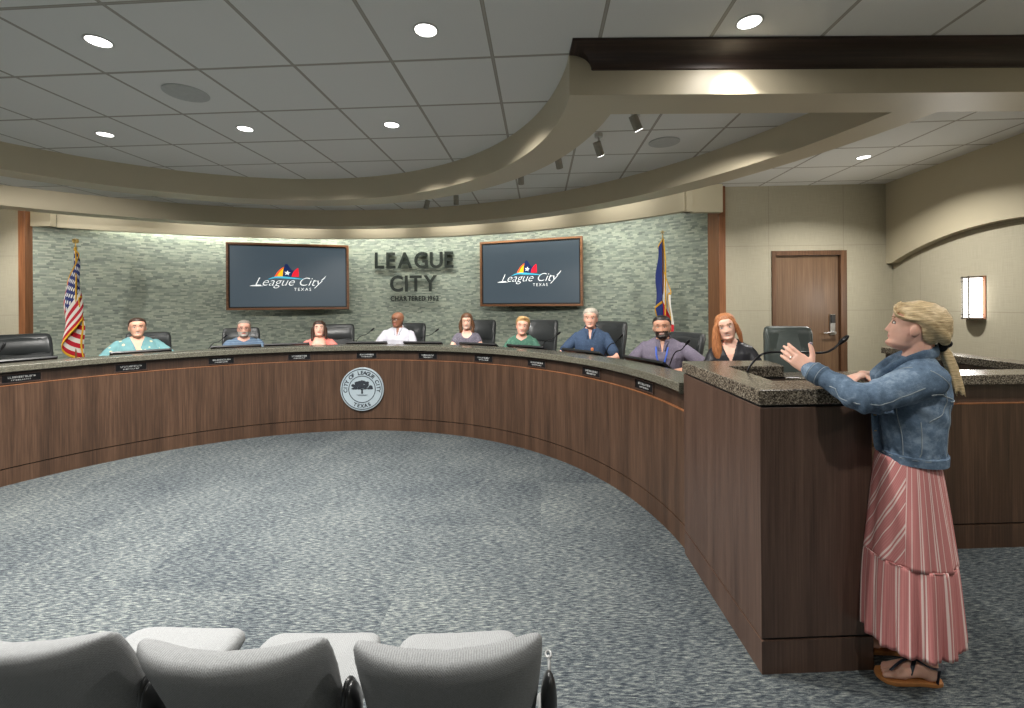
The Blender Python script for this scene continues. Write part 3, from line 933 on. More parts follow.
def screen(L, Rr, z0, z1, label):
    L = Vector((L[0], L[1], 0)); Rr = Vector((Rr[0], Rr[1], 0))
    W = (Rr - L).length; H = z1 - z0
    c = (L + Rr) / 2
    m = frame((c.x, c.y, (z0 + z1) / 2), (Rr - L), (0, 0, 1))
    t = thing('wall_screen', label, 'screen', (c.x, c.y, z0), 0, 'wall screens')
    b = 0.035
    f = MB()
    for lo, hi in (((-W / 2, -H / 2), (W / 2, -H / 2 + b)), ((-W / 2, H / 2 - b), (W / 2, H / 2)), ((-W / 2, -H / 2 + b), (-W / 2 + b, H / 2 - b)), ((W / 2 - b, -H / 2 + b), (W / 2, H / 2 - b))):
        f.box((lo[0], lo[1], -0.07), (hi[0], hi[1], 0.0), M=m)
    f.build('frame', M['bezel'], t, bevel=0.003)
    MB().box((-W / 2 + b, -H / 2 + b, -0.07), (W / 2 - b, H / 2 - b, -0.03), M=m).build('housing', M['blackp'], t)
    bz = MB(); i_ = b + 0.02
    for lo, hi in (((-W / 2 + b, -H / 2 + b), (W / 2 - b, -H / 2 + i_)), ((-W / 2 + b, H / 2 - i_), (W / 2 - b, H / 2 - b)), ((-W / 2 + b, -H / 2 + i_), (-W / 2 + i_, H / 2 - i_)), ((W / 2 - i_, -H / 2 + i_), (W / 2 - b, H / 2 - i_))):
        bz.box((lo[0], lo[1], -0.03), (hi[0], hi[1], -0.014), M=m)
    bz.build('bezel', M['blackp'], t)
    p = MB().box((-W / 2 + i_, -H / 2 + i_, -0.03), (W / 2 - i_, H / 2 - i_, -0.018), M=m).build('display', M['screen'], t)
    # mount to the wall
    MB().box((-0.3, -0.2, -0.30), (0.3, 0.2, -0.07), M=m).build('wall_mount', M['blackp'], t)
    # logo on the display
    s_ = W / 1.88; zz = -0.0178
    V, F = text_mesh('League City', 0.335 * s_, 0.0, shear=0.42, bold=-0.004, space=0.98)
    xs = [v[0] for v in V]; k = (1.04 * s_) / (max(xs) - min(xs)); x0 = (max(xs) + min(xs)) / 2
    V = [((v[0] - x0) * k - 0.0 * s_, v[1] * k * 0.92 - 0.15 * s_, zz) for v in V]
    MB().add(xf(V, m), F).build('logo_lettering', LOGO['white'], p)
    V, F = text_mesh('TEXAS', 0.07 * s_, 0.0, bold=0.0, space=1.45)
    V = [(v[0] + 0.20 * s_, v[1] - 0.235 * s_, zz) for v in V]
    MB().add(xf(V, m), F).build('logo_lettering', LOGO['white'], p)
    # swash below the L and the C, as pen strokes
    sw = MB()
    def ribbon(mb, pts, w0, w1, z):
        P = spline([(x * s_, y * s_, 0) for x, y in pts], 8); n = len(P); A = []; B = []
        for i, q in enumerate(P):
            d = (P[min(n - 1, i + 1)] - P[max(0, i - 1)]).normalized(); nn = Vector((-d.y, d.x, 0)); f_ = math.sin(PI * i / (n - 1)); ww = (w0 + (w1 - w0) * f_) * s_ / 2
            A.append(q + nn * ww); B.append(q - nn * ww)
        V = xf([(q.x, q.y, z) for q in A] + [(q.x, q.y, z) for q in B], m)
        mb.add(V, [(i, i + n, i + n + 1, i + 1) for i in range(n - 1)])
    ribbon(sw, [(-0.60, -0.155), (-0.52, -0.15), (-0.40, -0.155)], 0.004, 0.02, zz); sw.build('logo_swash', LOGO['white'], p); sw = MB()
    ribbon(sw, [(0.49, -0.06), (0.53, -0.03), (0.57, 0.02)], 0.004, 0.016, zz)
    sw.build('logo_swash', LOGO['white'], p)
    # sails
    z2 = zz + 0.0002
    def shape(name, pts, col, z): 
        V, F = flat([(x * s_ * 0.82 - 0.01, (y - 0.10) * s_ * 0.74 + 0.0) for x, y in pts], z, m, 0.0004); MB().add(V, F).build(name, LOGO[col], p)
    q = lambda a, b, c, n=8: [tuple(((1 - t) ** 2 * a[i] + 2 * (1 - t) * t * b[i] + t * t * c[i]) for i in (0, 1)) for t in [j / n for j in range(n + 1)]]
    shape('logo_sail', q((-0.27, 0.10), (-0.20, 0.26), (-0.085, 0.33)) + q((-0.12, 0.2), (-0.17, 0.14), (-0.20, 0.10))[::1], 'orange', z2)
    shape('logo_sail', q((-0.225, 0.10), (-0.17, 0.25), (-0.075, 0.31)) + q((-0.09, 0.2), (-0.115, 0.15), (-0.12, 0.10)), 'yellow', z2 + 0.0005)
    shape('logo_sail', q((-0.115, 0.10), (-0.12, 0.25), (-0.07, 0.385)) + [(-0.03, 0.39), (0.04, 0.27), (0.075, 0.235), (0.14, 0.28)] + q((0.10, 0.24), (0.075, 0.16), (0.08, 0.10)), 'navy', z2 + 0.001)
    shape('logo_sail', q((0.05, 0.10), (0.06, 0.22), (0.165, 0.30)) + q((0.175, 0.3), (0.19, 0.2), (0.185, 0.10)), 'red', z2 + 0.0015)
    star = [(0.062 * (1 if i % 2 == 0 else 0.42) * math.cos(PI / 2 + i * PI / 5 - 0.15) - 0.03, 0.062 * (1 if i % 2 == 0 else 0.42) * math.sin(PI / 2 + i * PI / 5 - 0.15) + 0.185) for i in range(10)]
    shape('logo_star', star, 'white', z2 + 0.002)
    tq = MB(); ribbon(tq, [(-0.33, -0.045), (-0.2, -0.01), (0.0, -0.02), (0.22, -0.04)], 0.004, 0.035, z2 + 0.0025); tq.build('logo_wave', LOGO['teal'], p)
    return t
screen((-4.68, 7.33), (-2.86, 7.86), 1.512, 2.632, 'left wall screen in a walnut frame showing the sail logo')
screen((-0.55, 7.70), (1.11, 7.04), 1.545, 2.65, 'right wall screen in a walnut frame showing the sail logo')

# ---- raised letters on the stone
def wall_text(s_, xc, z, width, cap, depth, label):
    """each letter its own part, standing on the curved stone"""
    ang = lambda x: math.atan2(math.sqrt(SR ** 2 - (x - SCN[0]) ** 2), x - SCN[0])
    a_c = ang(xc)
    t = thing('wall_lettering', label, 'lettering', (SCN[0] + SR * math.cos(a_c), SCN[1] + SR * math.sin(a_c), z), 0)
    V, F = text_mesh('H', 1.0); capk = cap / max(v[1] for v in V)
    adv = []
    for ch in s_:
        if ch == ' ': adv.append((None, None, 0.28 * cap)); continue
        V, F = text_mesh(ch, capk, depth / 2, bold=cap * 0.028)
        xs = [v[0] for v in V]; adv.append(([(v[0] - min(xs), v[1], v[2]) for v in V], F, max(xs) - min(xs)))
    tot = sum(a[2] for a in adv if a[0] is not None); sp_ = sum(a[2] for a in adv if a[0] is None)
    kx = min(1.0, ((0.86 if len(s_) < 8 else 0.80) * width - sp_) / tot)
    adv = [([(v[0] * kx, v[1], v[2]) for v in V], F, w_ * kx) if V is not None else (V, F, w_) for V, F, w_ in adv]
    gap = (width - sum(a[2] for a in adv)) / max(1, len(s_) - 1)
    x = -width / 2
    for ch, (V, F, w_) in zip(s_, adv):
        if V is not None:
            a = a_c - (x + w_ / 2) / SR
            o = (SCN[0] + (SR - 0.055) * math.cos(a), SCN[1] + (SR - 0.055) * math.sin(a), z)
            m = frame(o, (math.sin(a), -math.cos(a), 0), (0, 0, 1)) @ Matrix.Translation((-w_ / 2, 0, 0))
            lb = MB().add(xf(V, m), F)
            # stand-off pins behind the letter
            lb.cyl(m @ Vector((w_ / 2, cap * 0.5, -depth / 2)), m @ Vector((w_ / 2, cap * 0.5, -0.06)), 0.006, 8)
            lb.build('letter', M['letters'], t)
        x += w_ + gap
M['letters'] = plain('dark_bronze_letters', srgb(46, 52, 48), 0.4, 0.4)
wall_text('LEAGUE', -1.745, 2.243, 1.44, 0.275, 0.03, 'large dark raised lettering LEAGUE on the stone wall, top row between the screens')
wall_text('CITY', -1.765, 1.825, 0.86, 0.275, 0.03, 'large dark raised lettering CITY on the stone wall, middle row between the screens')
wall_text('CHARTERED 1962', -1.745, 1.652, 0.88, 0.085, 0.02, 'small dark raised lettering CHARTERED 1962 on the stone, bottom row')

# =================================================================== SCONCE
M['bronze'] = plain('dark_bronze', srgb(92, 88, 78), 0.5, 0.4)
sc_o = base - rd * 1.13 + rn * 0.09
mS = frame((sc_o.x, sc_o.y, 1.62), tuple(-rd), (0, 0, 1))     # local x along the wall toward camera, z = out of... checked below
if mS.to_3x3().col[2].x > 0: mS = frame((sc_o.x, sc_o.y, 1.62), tuple(rd), (0, 0, 1))
scn = thing('wall_sconce', 'bright wall sconce with a curved white glass shade in a metal and wood cage', 'wall lamp', (sc_o.x, sc_o.y, 1.40))
MB().box((-0.112, -0.215, 0), (0.112, 0.215, 0.02), M=mS).build('backplate', M['wood_trim'], scn, bevel=0.003)
def bow(x): return 0.03 + 0.075 * math.sqrt(max(0, 1 - (x / 0.105) ** 2))
def bowed(mb, x0, x1, z0, z1, off, th, n=20):
    V = []; F = []
    for i in range(n + 1):
        x = x0 + (x1 - x0) * i / n
        for o_, z in ((off, z0), (off + th, z0), (off + th, z1), (off, z1)): V.append(mS @ Vector((x, z, bow(x) + o_)))
    for i in range(n):
        a = 4 * i; b = a + 4
        for p, q in ((0, 1), (1, 2), (2, 3), (3, 0)): F.append((a + p, a + q, b + q, b + p))
    F += [(0, 3, 2, 1), (4 * n, 4 * n + 1, 4 * n + 2, 4 * n + 3)]
    return mb.add(V, F)
bowed(MB(), -0.103, 0.103, -0.195, 0.195, -0.006, 0.006).build('shade', emis('lit_white_glass', (1, 0.98, 0.93), 4.0), scn, smooth=40)
cg = MB()
for z in (-0.200, -0.165, 0.165, 0.200): bowed(cg, -0.105, 0.105, z - 0.004, z + 0.004, 0.002, 0.008)
cg.build('cage_band', M['bronze'], scn, smooth=30)
for x in (-0.035, 0.035):
    MB().box((x - 0.004, -0.215, bow(x)), (x + 0.004, 0.215, bow(x) + 0.010), M=mS).build('cage_bar', M['bronze'], scn)
for z in (-0.212, 0.206):
    pts = [(0.11 * math.cos(PI * i / 16), 0.02 + 0.095 * math.sin(PI * i / 16)) for i in range(17)]
    V = [mS @ Vector((x, z, y)) for x, y in pts] + [mS @ Vector((x, z + 0.006, y)) for x, y in pts]
    n = 17
    MB().add(V, [tuple(range(n)), tuple(range(n, 2 * n))[::-1]] + [(i, i + 1, n + i + 1, n + i) for i in range(n - 1)]).build('cage_cap', M['bronze'], scn)
gl = mS @ Vector((0, 0, 0.16))
area('sconce_glow', tuple(gl), 9.0, 0.20, tuple(mS @ Vector((0, 0, 1))), size_y=0.38)
# =================================================================== DAIS EQUIPMENT
def polar(k, r, z=0.0):
    a = R_(k); return Vector((DC[0] + r * math.cos(a), DC[1] + r * math.sin(a), z))
ZT = ZG + 0.06
# low black monitors standing on the counter, backs to the room
MON = [(151.0, 'before the empty left chair'), (134.7, 'before the woman in teal'), (118.8, 'before the man in the striped shirt'), (109.0, 'left of the woman in pink'),
       (91.6, 'left of the man in white'), (78.3, 'right of the man in white'), (64.5, 'right of the woman in grey'), (52.5, 'right of the person in green'),
       (38.5, 'before the man in navy'), (23.5, 'before the man in purple')]
def monitor_proto():
    t = thing('desk_monitor', 'low black monitor', 'monitor', (0, 0, 0), 0, 'low black monitors along the dais')
    T = Matrix.Rotation(R_(-33), 4, 'Y')
    m = Matrix.Translation((0.0, 0, 0.03)) @ T
    MB().box((0.0, -0.27, -0.012), (0.30, 0.27, 0.012), M=m).build('housing', M['blackp'], t, local=True, bevel=0.004)
    MB().box((0.015, -0.255, 0.012), (0.285, 0.255, 0.014), M=m).build('display', M['screen_off'], t, local=True)
    MB().box((0.0, -0.1, 0.0), (0.16, 0.1, 0.012)).build('foot', M['blackp'], t, local=True, bevel=0.002)
    MB().box((0.03, -0.03, 0.008), (0.055, 0.03, 0.06)).build('stand_post', M['blackp'], t, local=True, bevel=0.002)
    return t
M['screen_off'] = plain('dark_display', (0.01, 0.011, 0.012), 0.12)
mp = monitor_proto()
for i, (k, l) in enumerate(MON):
    p = polar(k, DR + 0.56, 0.9001)
    lab = 'low black monitor on the dais ' + l
    if i == 0: mp.location = p; mp.rotation_euler = (0, 0, R_(k + 180)); mp['label'] = lab
    else: dup(mp, p, R_(k + 180), lab)

def gooseneck(base_p, pts, label, group='gooseneck microphones on the dais', r=0.0045):
    t = thing('gooseneck_microphone', label, 'microphone', base_p, 0, group)
    b = Vector(base_p)
    MB().cyl(b, b + Vector((0, 0, 0.018)), 0.035, 20, r2=0.030).build('base', M['mic'], t, smooth=40)
    P = [b + Vector((0, 0, 0.01))] + [Vector(p) for p in pts]
    S = spline(P, 8)
    MB().tube(S, r, 8).build('neck', M['mic'], t, smooth=60)
    d = (S[-1] - S[-3]).normalized()
    MB().tube([S[-1], S[-1] + d * 0.02, S[-1] + d * 0.045, S[-1] + d * 0.06], [0.007, 0.012, 0.013, 0.009], 12).build('capsule', M['mic'], t, smooth=60)
    return t
# each microphone: angle of its base and of its head on the arc
MIC = [(153.6, 152.2, 1.19, 'at the far left, before the empty chair'), (125.0, 121.3, 1.18, 'left of the man with the grey beard'), (96.5, 91.6, 1.225, 'left of the man in white'),
       (82.0, 76.5, 1.22, 'right of the man in white'), (52.0, 46.8, 1.22, 'just left of the man in navy'), (36.5, 32.0, 1.235, 'at the right shoulder of the man in navy'), (22.0, 17.6, 1.24, 'in front of the man in purple')]
for kb, kh, zh, l in MIC:
    b = polar(kb, DR + 0.50, 0.9); h = polar(kh, DR + 0.50, zh)
    mid = b.lerp(h, 0.45); mid.z = 0.9 + (zh - 0.9) * 0.72
    gooseneck(tuple(b), [tuple(mid), tuple(b.lerp(h, 0.8) + Vector((0, 0, (zh - 0.9) * 0.86 - 0.0 + (b.z - b.lerp(h, 0.8).z)))), tuple(h)], 'thin black gooseneck microphone on the dais ' + l)
# podium microphone, long neck
gooseneck((1.29, 2.40, 0.90), [(1.262, 2.40, 1.10), (1.258, 2.40, 1.22), (1.31, 2.40, 1.295), (1.37, 2.40, 1.325), (1.50, 2.40, 1.326), (1.66, 2.40, 1.322), (1.715, 2.40, 1.34), (1.75, 2.40, 1.368)],
          'long black gooseneck microphone rising from the podium behind the outstretched hand', 'podium microphones', 0.006)

# =================================================================== EXECUTIVE CHAIRS
def exec_chair(name, label, mat, loc, rz, group=None, h=1.17, wd=0.26):
    """local frame: sitter faces -Y"""
    t = thing(name, label, 'chair', loc, rz, group)
    # backrest: padded shell
    rings = []
    for z, w_, y, th in ((0.50, 0.21, 0.20, 0.030), (0.56, wd * .9, 0.205, 0.045), (0.72, wd * .96, 0.23, 0.05), (0.90, wd, 0.255, 0.05), (1.02, wd, 0.285, 0.055), (h - 0.06, wd * 0.99, 0.305, 0.058), (h - 0.015, wd * 0.94, 0.31, 0.05), (h, wd * 0.84, 0.312, 0.030)):
        ring = []
        for k in range(28):
            a = 2 * PI * k / 28
            cx = w_ * (abs(math.cos(a)) ** 0.35) * (1 if math.cos(a) > 0 else -1)
            cy = th * (abs(math.sin(a)) ** 0.6) * (1 if math.sin(a) > 0 else -1)
            ring.append((cx, y + cy - 0.05 * (cx / wd) ** 2, z))
        rings.append(ring)
    V, F = loft(rings, True)
    MB().add(V, F).build('backrest', mat, t, local=True, smooth=70)
    # head roll seam: separate pad across the top
    pad = []
    for z, w_, y, th in ((0.915, wd * .86, 0.225, 0.02), (0.94, wd * .90, 0.225, 0.034), (1.05, wd * .90, 0.255, 0.04), (h - 0.05, wd * .88, 0.275, 0.036), (h - 0.03, wd * .8, 0.285, 0.02)):
        pad.append([(w_ * (abs(math.cos(a)) ** .4) * (1 if math.cos(a) > 0 else -1), y + th * math.sin(a) - 0.05 * (math.cos(a)) ** 2 , z) for a in [2 * PI * k / 24 for k in range(24)]])
    V, F = loft(pad); MB().add(V, F).build('headrest_pad', mat, t, local=True, smooth=70)
    seat_ = []
    for z, w_, d_ in ((0.40, 0.22, 0.22), (0.415, 0.26, 0.26), (0.46, 0.265, 0.265), (0.49, 0.25, 0.25), (0.495, 0.20, 0.20)):
        seat_.append([(w_ * (abs(math.cos(a)) ** .5) * (1 if math.cos(a) > 0 else -1), -0.03 + d_ * (abs(math.sin(a)) ** .5) * (1 if math.sin(a) > 0 else -1), z) for a in [2 * PI * k / 24 for k in range(24)]])
    V, F = loft(seat_); MB().add(V, F).build('seat', mat, t, local=True, smooth=60)
    for s_ in (-1, 1):
        MB().tube(spline([(s_ * 0.27, 0.18, 0.48), (s_ * 0.30, 0.10, 0.62), (s_ * 0.30, -0.10, 0.66), (s_ * 0.29, -0.18, 0.62), (s_ * 0.26, -0.14, 0.46)], 5), [(0.022, 0.012)] * 21, 8).build('armrest', M['blackp'], t, local=True, smooth=60)
    MB().cyl((0, 0, 0.10), (0, 0, 0.40), 0.03, 16).build('gas_lift', M['metal'], t, local=True, smooth=40)
    for k in range(5):
        a = 2 * PI * k / 5 + 0.3; c, s_ = math.cos(a), math.sin(a)
        lg = MB().tube([(0, 0, 0.12), (0.15 * c, 0.15 * s_, 0.10), (0.29 * c, 0.29 * s_, 0.075)], [0.026, 0.02, 0.014], 8).build('base_leg', M['blackp'], t, local=True, smooth=60)
        MB().cyl((0.29 * c - 0.02 * s_, 0.29 * s_ + 0.02 * c, 0.03), (0.29 * c + 0.02 * s_, 0.29 * s_ - 0.02 * c, 0.03), 0.03, 14).build('caster', M['blackp'], lg, local=True, smooth=40)
    return t
def face_rz(k): return R_(k - 90)      # -Y of the local frame points to the dais centre when placed at angle k
CH = [(147.9, 1.14, 'large black leather executive chair, empty, at the far left end of the dais', 'exec'),
      (132.6, 1.10, 'black leather chair behind the woman in the teal blouse', 0), (118.6, 1.12, 'black leather chair behind the man with the grey beard', 0),
      (101.0, 1.14, 'black leather chair showing at the right of the woman in pink', 0), (86.2, 1.15, 'black leather chair behind the bald man in white', 0),
      (71.0, 1.20, 'black leather chair behind the woman in the grey dress', 0), (57.6, 1.21, 'black leather chair at the right of the person in the green shirt', 0),
      (43.6, 1.21, 'black leather chair behind the man in the navy shirt', 0), (29.6, 1.12, 'black leather chair behind the man in the purple shirt', 0)]
for i, (k, h, l, _) in enumerate(CH):
    r = 4.02
    p = polar(k, r, 0.15)
    exec_chair('executive_chair', l, M['leather_b'], tuple(p), face_rz(k), 'black leather chairs behind the dais', h=h, wd=0.235 if i else 0.26)
exec_chair('executive_chair', 'grey-green leather chair behind the podium, in front of the wooden door', M['leather'], (2.20, 3.45, 0.0), R_(-16), None, h=1.39, wd=0.178)

# =================================================================== FLAGS
def flag_cloth(name, label, base_xy, ztop, rz, mat, hoist=0.80, fly=0.85, w0=0.035, w1=0.14, folds=3.1, phase=0.2, fringe=True, lean=0.0):
    x0, y0 = base_xy
    t = thing('flag', label, 'flag', (x0, y0, 0.15), rz, None)
    zt = ztop - 0.15
    MB().cyl((0, 0, 0), (0, 0, 0.03), 0.15, 32, r2=0.14).build('base', M['gold'], t, local=True, smooth=30)
    MB().cyl((0, 0, 0.03), (0, 0, 0.09), 0.06, 24, r2=0.02).build('base_collar', M['gold'], t, local=True, smooth=30)
    MB().cyl((0, 0, 0.03), (0, 0, zt - 0.13), 0.013, 14).build('pole', M['wood_trim'], t, local=True, smooth=40)
    fn = MB(); fn.ell((0, 0, zt - 0.13), (0.018, 0.018, 0.014), 14, 8); fn.cyl((0, 0, zt - 0.13), (0, 0, zt - 0.07), 0.009, 12, r2=0.006)
    if 'stripes' in name:   # spread-winged ornament
        fn.ell((0, 0, zt - 0.05), (0.010, 0.010, 0.028), 12, 8); fn.ell((-0.018, 0, zt - 0.04), (0.016, 0.005, 0.03), 10, 6); fn.ell((0.018, 0, zt - 0.04), (0.016, 0.005, 0.03), 10, 6); fn.ell((0, -0.006, zt - 0.012), (0.007, 0.009, 0.008), 10, 6)
    else:
        for i in range(5):
            a = PI / 2 + i * 2 * PI / 5
            fn.cyl((0, 0, zt - 0.04), (0.035 * math.cos(a), 0, zt - 0.04 + 0.035 * math.sin(a)), 0.008, 6, r2=0.001)
    fn.build('finial', M['gold'], t, local=True, smooth=40)
    z0 = zt - 0.16
    def P(s_, u):         # s along the fly, u down the hoist
        d = u * hoist + s_ * fly * (0.75 + 0.25 * math.sin(2.2 * s_ * PI * 0.5))
        w_ = w0 + (w1 - w0) * min(1.0, max(0.0, d) / 1.25) ** 0.8
        ph = folds * PI * s_ + phase
        e = min(1.0, s_ * 11)
        x = (-0.012 + e * w_ * math.sin(ph) * 0.85 + 0.012 * math.sin(9 * u + 4 * s_) * e + lean * d)
        y = -0.02 + e * (0.055 * math.cos(ph * 1.0 + 0.6) - 0.03) + 0.012 * math.sin(7 * u + ph * 2) * e
        return (x, y, z0 - d)
    def grid(mb, s0, s1, u0, u1, ns, nu, off=0.0):
        V = []; F = []; UV = []
        for i in range(ns + 1):
            for j in range(nu + 1):
                s_ = s0 + (s1 - s0) * i / ns; u = u0 + (u1 - u0) * j / nu
                V.append(P(s_, u))
        ix = lambda i, j: i * (nu + 1) + j
        for i in range(ns):
            for j in range(nu):
                q = ((i, j), (i + 1, j), (i + 1, j + 1), (i, j + 1))
                F.append(tuple(ix(*a) for a in q)); UV.append(tuple((s0 + (s1 - s0) * a / ns, 1 - (u0 + (u1 - u0) * b / nu)) for a, b in q))
        return mb.add(V, F, 0, UV)
    c = grid(MB(), 0, 1, 0, 1, 90, 40).build('cloth', mat, t, local=True, smooth=180)
    sd = c.modifiers.new('thick', 'SOLIDIFY'); sd.thickness = 0.003
    if fringe:
        f = grid(MB(), 1.0, 1.035, 0, 1.03, 2, 40); grid(f, 0, 1.035, 1.0, 1.05, 90, 2); grid(f, 0, 1.0, -0.03, 0.0, 90, 2)
        fo = f.build('fringe', M['fringe'], c, local=True, smooth=180)
        sd = fo.modifiers.new('thick', 'SOLIDIFY'); sd.thickness = 0.008; sd.offset = 0
    # hanging cord
    MB().tube(spline([(0.005, -0.03, z0 + 0.02), (0.02, -0.09, z0 - 0.3), (0.015, -0.10, z0 - 0.75), (0.01, -0.09, z0 - 1.05)], 6), 0.009, 8).build('cord', M['fringe'], t, local=True, smooth=60)
    return t
def us_mat():
    m, nt, b = new_mat('striped_flag_cloth', 0.6)
    t = NT(nt); tc = t.n('ShaderNodeTexCoord'); u, v, _ = t.sep(tc.outputs['UV'])
    st = t.math('LESS_THAN', t.math('FRACT', t.math('DIVIDE', t.math('MULTIPLY', t.math('SUBTRACT', 1.0, v), 13.0), 2.0)), 0.5)
    col = t.mix(st, srgb(232, 228, 220), srgb(190, 22, 44))
    can = t.math('MULTIPLY', t.math('LESS_THAN', u, 0.42), t.math('GREATER_THAN', v, 0.46))
    a = t.math('MULTIPLY', u, 11 / 0.42); bb = t.math('MULTIPLY', t.math('SUBTRACT', 1.0, v), 9 / 0.54)
    par = t.math('FRACT', t.math('MULTIPLY', t.math('ADD', t.math('FLOOR', a), t.math('FLOOR', bb)), 0.5))
    fx = t.math('SUBTRACT', t.math('FRACT', a), 0.5); fy = t.math('SUBTRACT', t.math('FRACT', bb), 0.5)
    r = t.math('SQRT', t.math('ADD', t.math('MULTIPLY', fx, fx), t.math('MULTIPLY', fy, fy)))
    star = t.math('MULTIPLY', t.math('LESS_THAN', r, 0.42), t.math('LESS_THAN', par, 0.25))
    blue = t.mix(star, srgb(26, 44, 110), srgb(225, 225, 225))
    t.l(t.mix(can, col, blue), b.inputs['Base Color'])
    t.bump(t.noise(t.uv(), 400, 2), b, 0.1, 0.002)
    return m
def tx_mat():
    m, nt, b = new_mat('lone_star_flag_cloth', 0.6)
    t = NT(nt); tc = t.n('ShaderNodeTexCoord'); u, v, _ = t.sep(tc.outputs['UV'])
    col = t.mix(t.math('GREATER_THAN', v, 0.5), srgb(200, 24, 44), srgb(234, 232, 226))
    dx = t.math('MULTIPLY', t.math('SUBTRACT', u, 0.19), 1.5); dy = t.math('SUBTRACT', v, 0.42)
    ang = t.math('ARCTAN2', dx, dy); rad = t.math('SQRT', t.math('ADD', t.math('MULTIPLY', dx, dx), t.math('MULTIPLY', dy, dy)))
    lobe = t.math('ABSOLUTE', t.math('SUBTRACT', t.math('FRACT', t.math('ADD', t.math('DIVIDE', ang, 2 * PI / 5), 0.5)), 0.5))
    star = t.math('LESS_THAN', rad, t.math('SUBTRACT', 0.16, t.math('MULTIPLY', lobe, 0.20)))
    blue = t.mix(star, srgb(28, 52, 128), srgb(234, 232, 226))
    t.l(t.mix(t.math('LESS_THAN', u, 0.36), col, blue), b.inputs['Base Color'])
    t.bump(t.noise(t.uv(), 400, 2), b, 0.1, 0.002)
    return m
flag_cloth('stripes', 'draped flag with red and white stripes and gold fringe, left of the screens', (-5.84, 6.0), 2.51, R_(35), us_mat(), hoist=0.80, fly=0.95, folds=2.3, phase=1.1, w1=0.13, w0=0.06)
flag_cloth('star', 'draped blue, white and red single-star flag right of the screens', (1.93, 5.72), 2.53, R_(-12), tx_mat(), w0=0.06, w1=0.15, folds=1.15, phase=-1.3, hoist=0.75, fly=1.0)

# =================================================================== AUDIENCE CHAIRS
def fabric_mat():
    m, nt, b = new_mat('pale_grey_ribbed_fabric', 0.9, spec=0.2)
    t = NT(nt)
    v = t.uv(src='Object'); x, y, z = t.sep(v)
    rib = t.math('SINE', t.math('MULTIPLY', x, 1100.0)); rib2 = t.math('SINE', t.math('MULTIPLY', z, 1100.0))
    n = t.noise(v, 350, 3)
    f = t.math('ADD', t.math('MULTIPLY', t.math('MULTIPLY', rib, rib2), 0.2), n)
    t.l(t.ramp(f, [(0.3, srgb(112, 114, 115)), (0.7, srgb(136, 138, 139))]), b.inputs['Base Color'])
    t.bump(f, b, 0.35, 0.002)
    return m
M['fabric'] = fabric_mat()
M['grey_steel'] = plain('grey_painted_steel', srgb(140, 142, 142), 0.4, 0.3)
def audience_chair(loc, rz, label):
    """local: sitter faces +Y; origin on the floor under the back"""
    t = thing('audience_chair', label, 'chair', loc, rz, 'front row audience chairs')
    def ring(z, w_, y, th, bulge, tilt=0.0):
        out = []
        for k in range(40):
            a = 2 * PI * k / 40
            cx = w_ * (abs(math.cos(a)) ** 0.45) * (1 if math.cos(a) > 0 else -1)
            cy = th * (abs(math.sin(a)) ** 0.8) * (1 if math.sin(a) > 0 else -1)
            q = cx / 0.21
            out.append((cx, y + cy + bulge * q * q, z + tilt * abs(q) ** 2.2))
        return out
    R = [ring(0.40, 0.17, 0.165, 0.025, 0.03), ring(0.43, 0.185, 0.16, 0.036, 0.035), ring(0.52, 0.200, 0.135, 0.042, 0.045), ring(0.64, 0.210, 0.095, 0.044, 0.055),
         ring(0.74, 0.214, 0.045, 0.044, 0.06), ring(0.80, 0.214, 0.015, 0.042, 0.06), ring(0.832, 0.212, 0.0, 0.037, 0.06), ring(0.846, 0.206, -0.006, 0.026, 0.06), ring(0.850, 0.196, -0.008, 0.010, 0.058)]
    V, F = loft(R, True)
    MB().add(V, F).build('backrest', M['fabric'], t, local=True, smooth=75)
    # seat pan
    S = []
    for z, k in ((0.395, 0.80), (0.41, 0.94), (0.435, 1.0), (0.46, 0.985), (0.472, 0.93), (0.476, 0.82)):
        ring_ = []
        for i in range(40):
            a = 2 * PI * i / 40
            cx = 0.215 * k * (abs(math.cos(a)) ** 0.42) * (1 if math.cos(a) > 0 else -1)
            cy = 0.235 * k * (abs(math.sin(a)) ** 0.42) * (1 if math.sin(a) > 0 else -1)
            ring_.append((cx * 0.94 - 0.01, 0.40 + cy, z - 0.02 * ((cx / 0.2) ** 2 < 0.0) + 0.008 * (cx / 0.215) ** 2 - 0.035 * max(0, (cy - 0.13) / 0.1) ** 2))
        S.append(ring_)
    V, F = loft(S)
    MB().add(V, F).build('seat', M['fabric'], t, local=True, smooth=75)
    for s_ in (-1, 1):
        # black hinge cap beside the back
        MB().ell((0, 0, 0), (0.020, 0.040, 0.085), 18, 14, M=Matrix.Translation((s_ * 0.236, 0.135, 0.62)) @ Matrix.Rotation(R_(14), 4, 'X')).build('hinge_cap', M['blackp'], t, local=True, smooth=80)
        MB().tube(spline([(s_ * 0.238, 0.15, 0.60), (s_ * 0.24, 0.22, 0.50), (s_ * 0.24, 0.34, 0.44)], 5), [(0.014, 0.02)] * 11, 10).build('side_bracket', M['grey_steel'], t, local=True, smooth=60)
        lg = MB(); lg.tube([(s_ * 0.22, 0.30, 0.42), (s_ * 0.22, 0.30, 0.03)], 0.022, 12)
        lg.build('leg', M['grey_steel'], t, local=True, smooth=60)
        MB().box((s_ * 0.22 - 0.03, 0.12, 0), (s_ * 0.22 + 0.03, 0.50, 0.03)).build('foot', M['grey_steel'], t, local=True, bevel=0.008)
    MB().box((-0.20, 0.27, 0.36), (0.20, 0.33, 0.40)).build('seat_beam', M['grey_steel'], t, local=True, bevel=0.004)
    return t
audience_chair((-1.135, 0.985, 0), R_(-2), 'pale grey fabric chair back at the bottom left corner, cut by the frame')
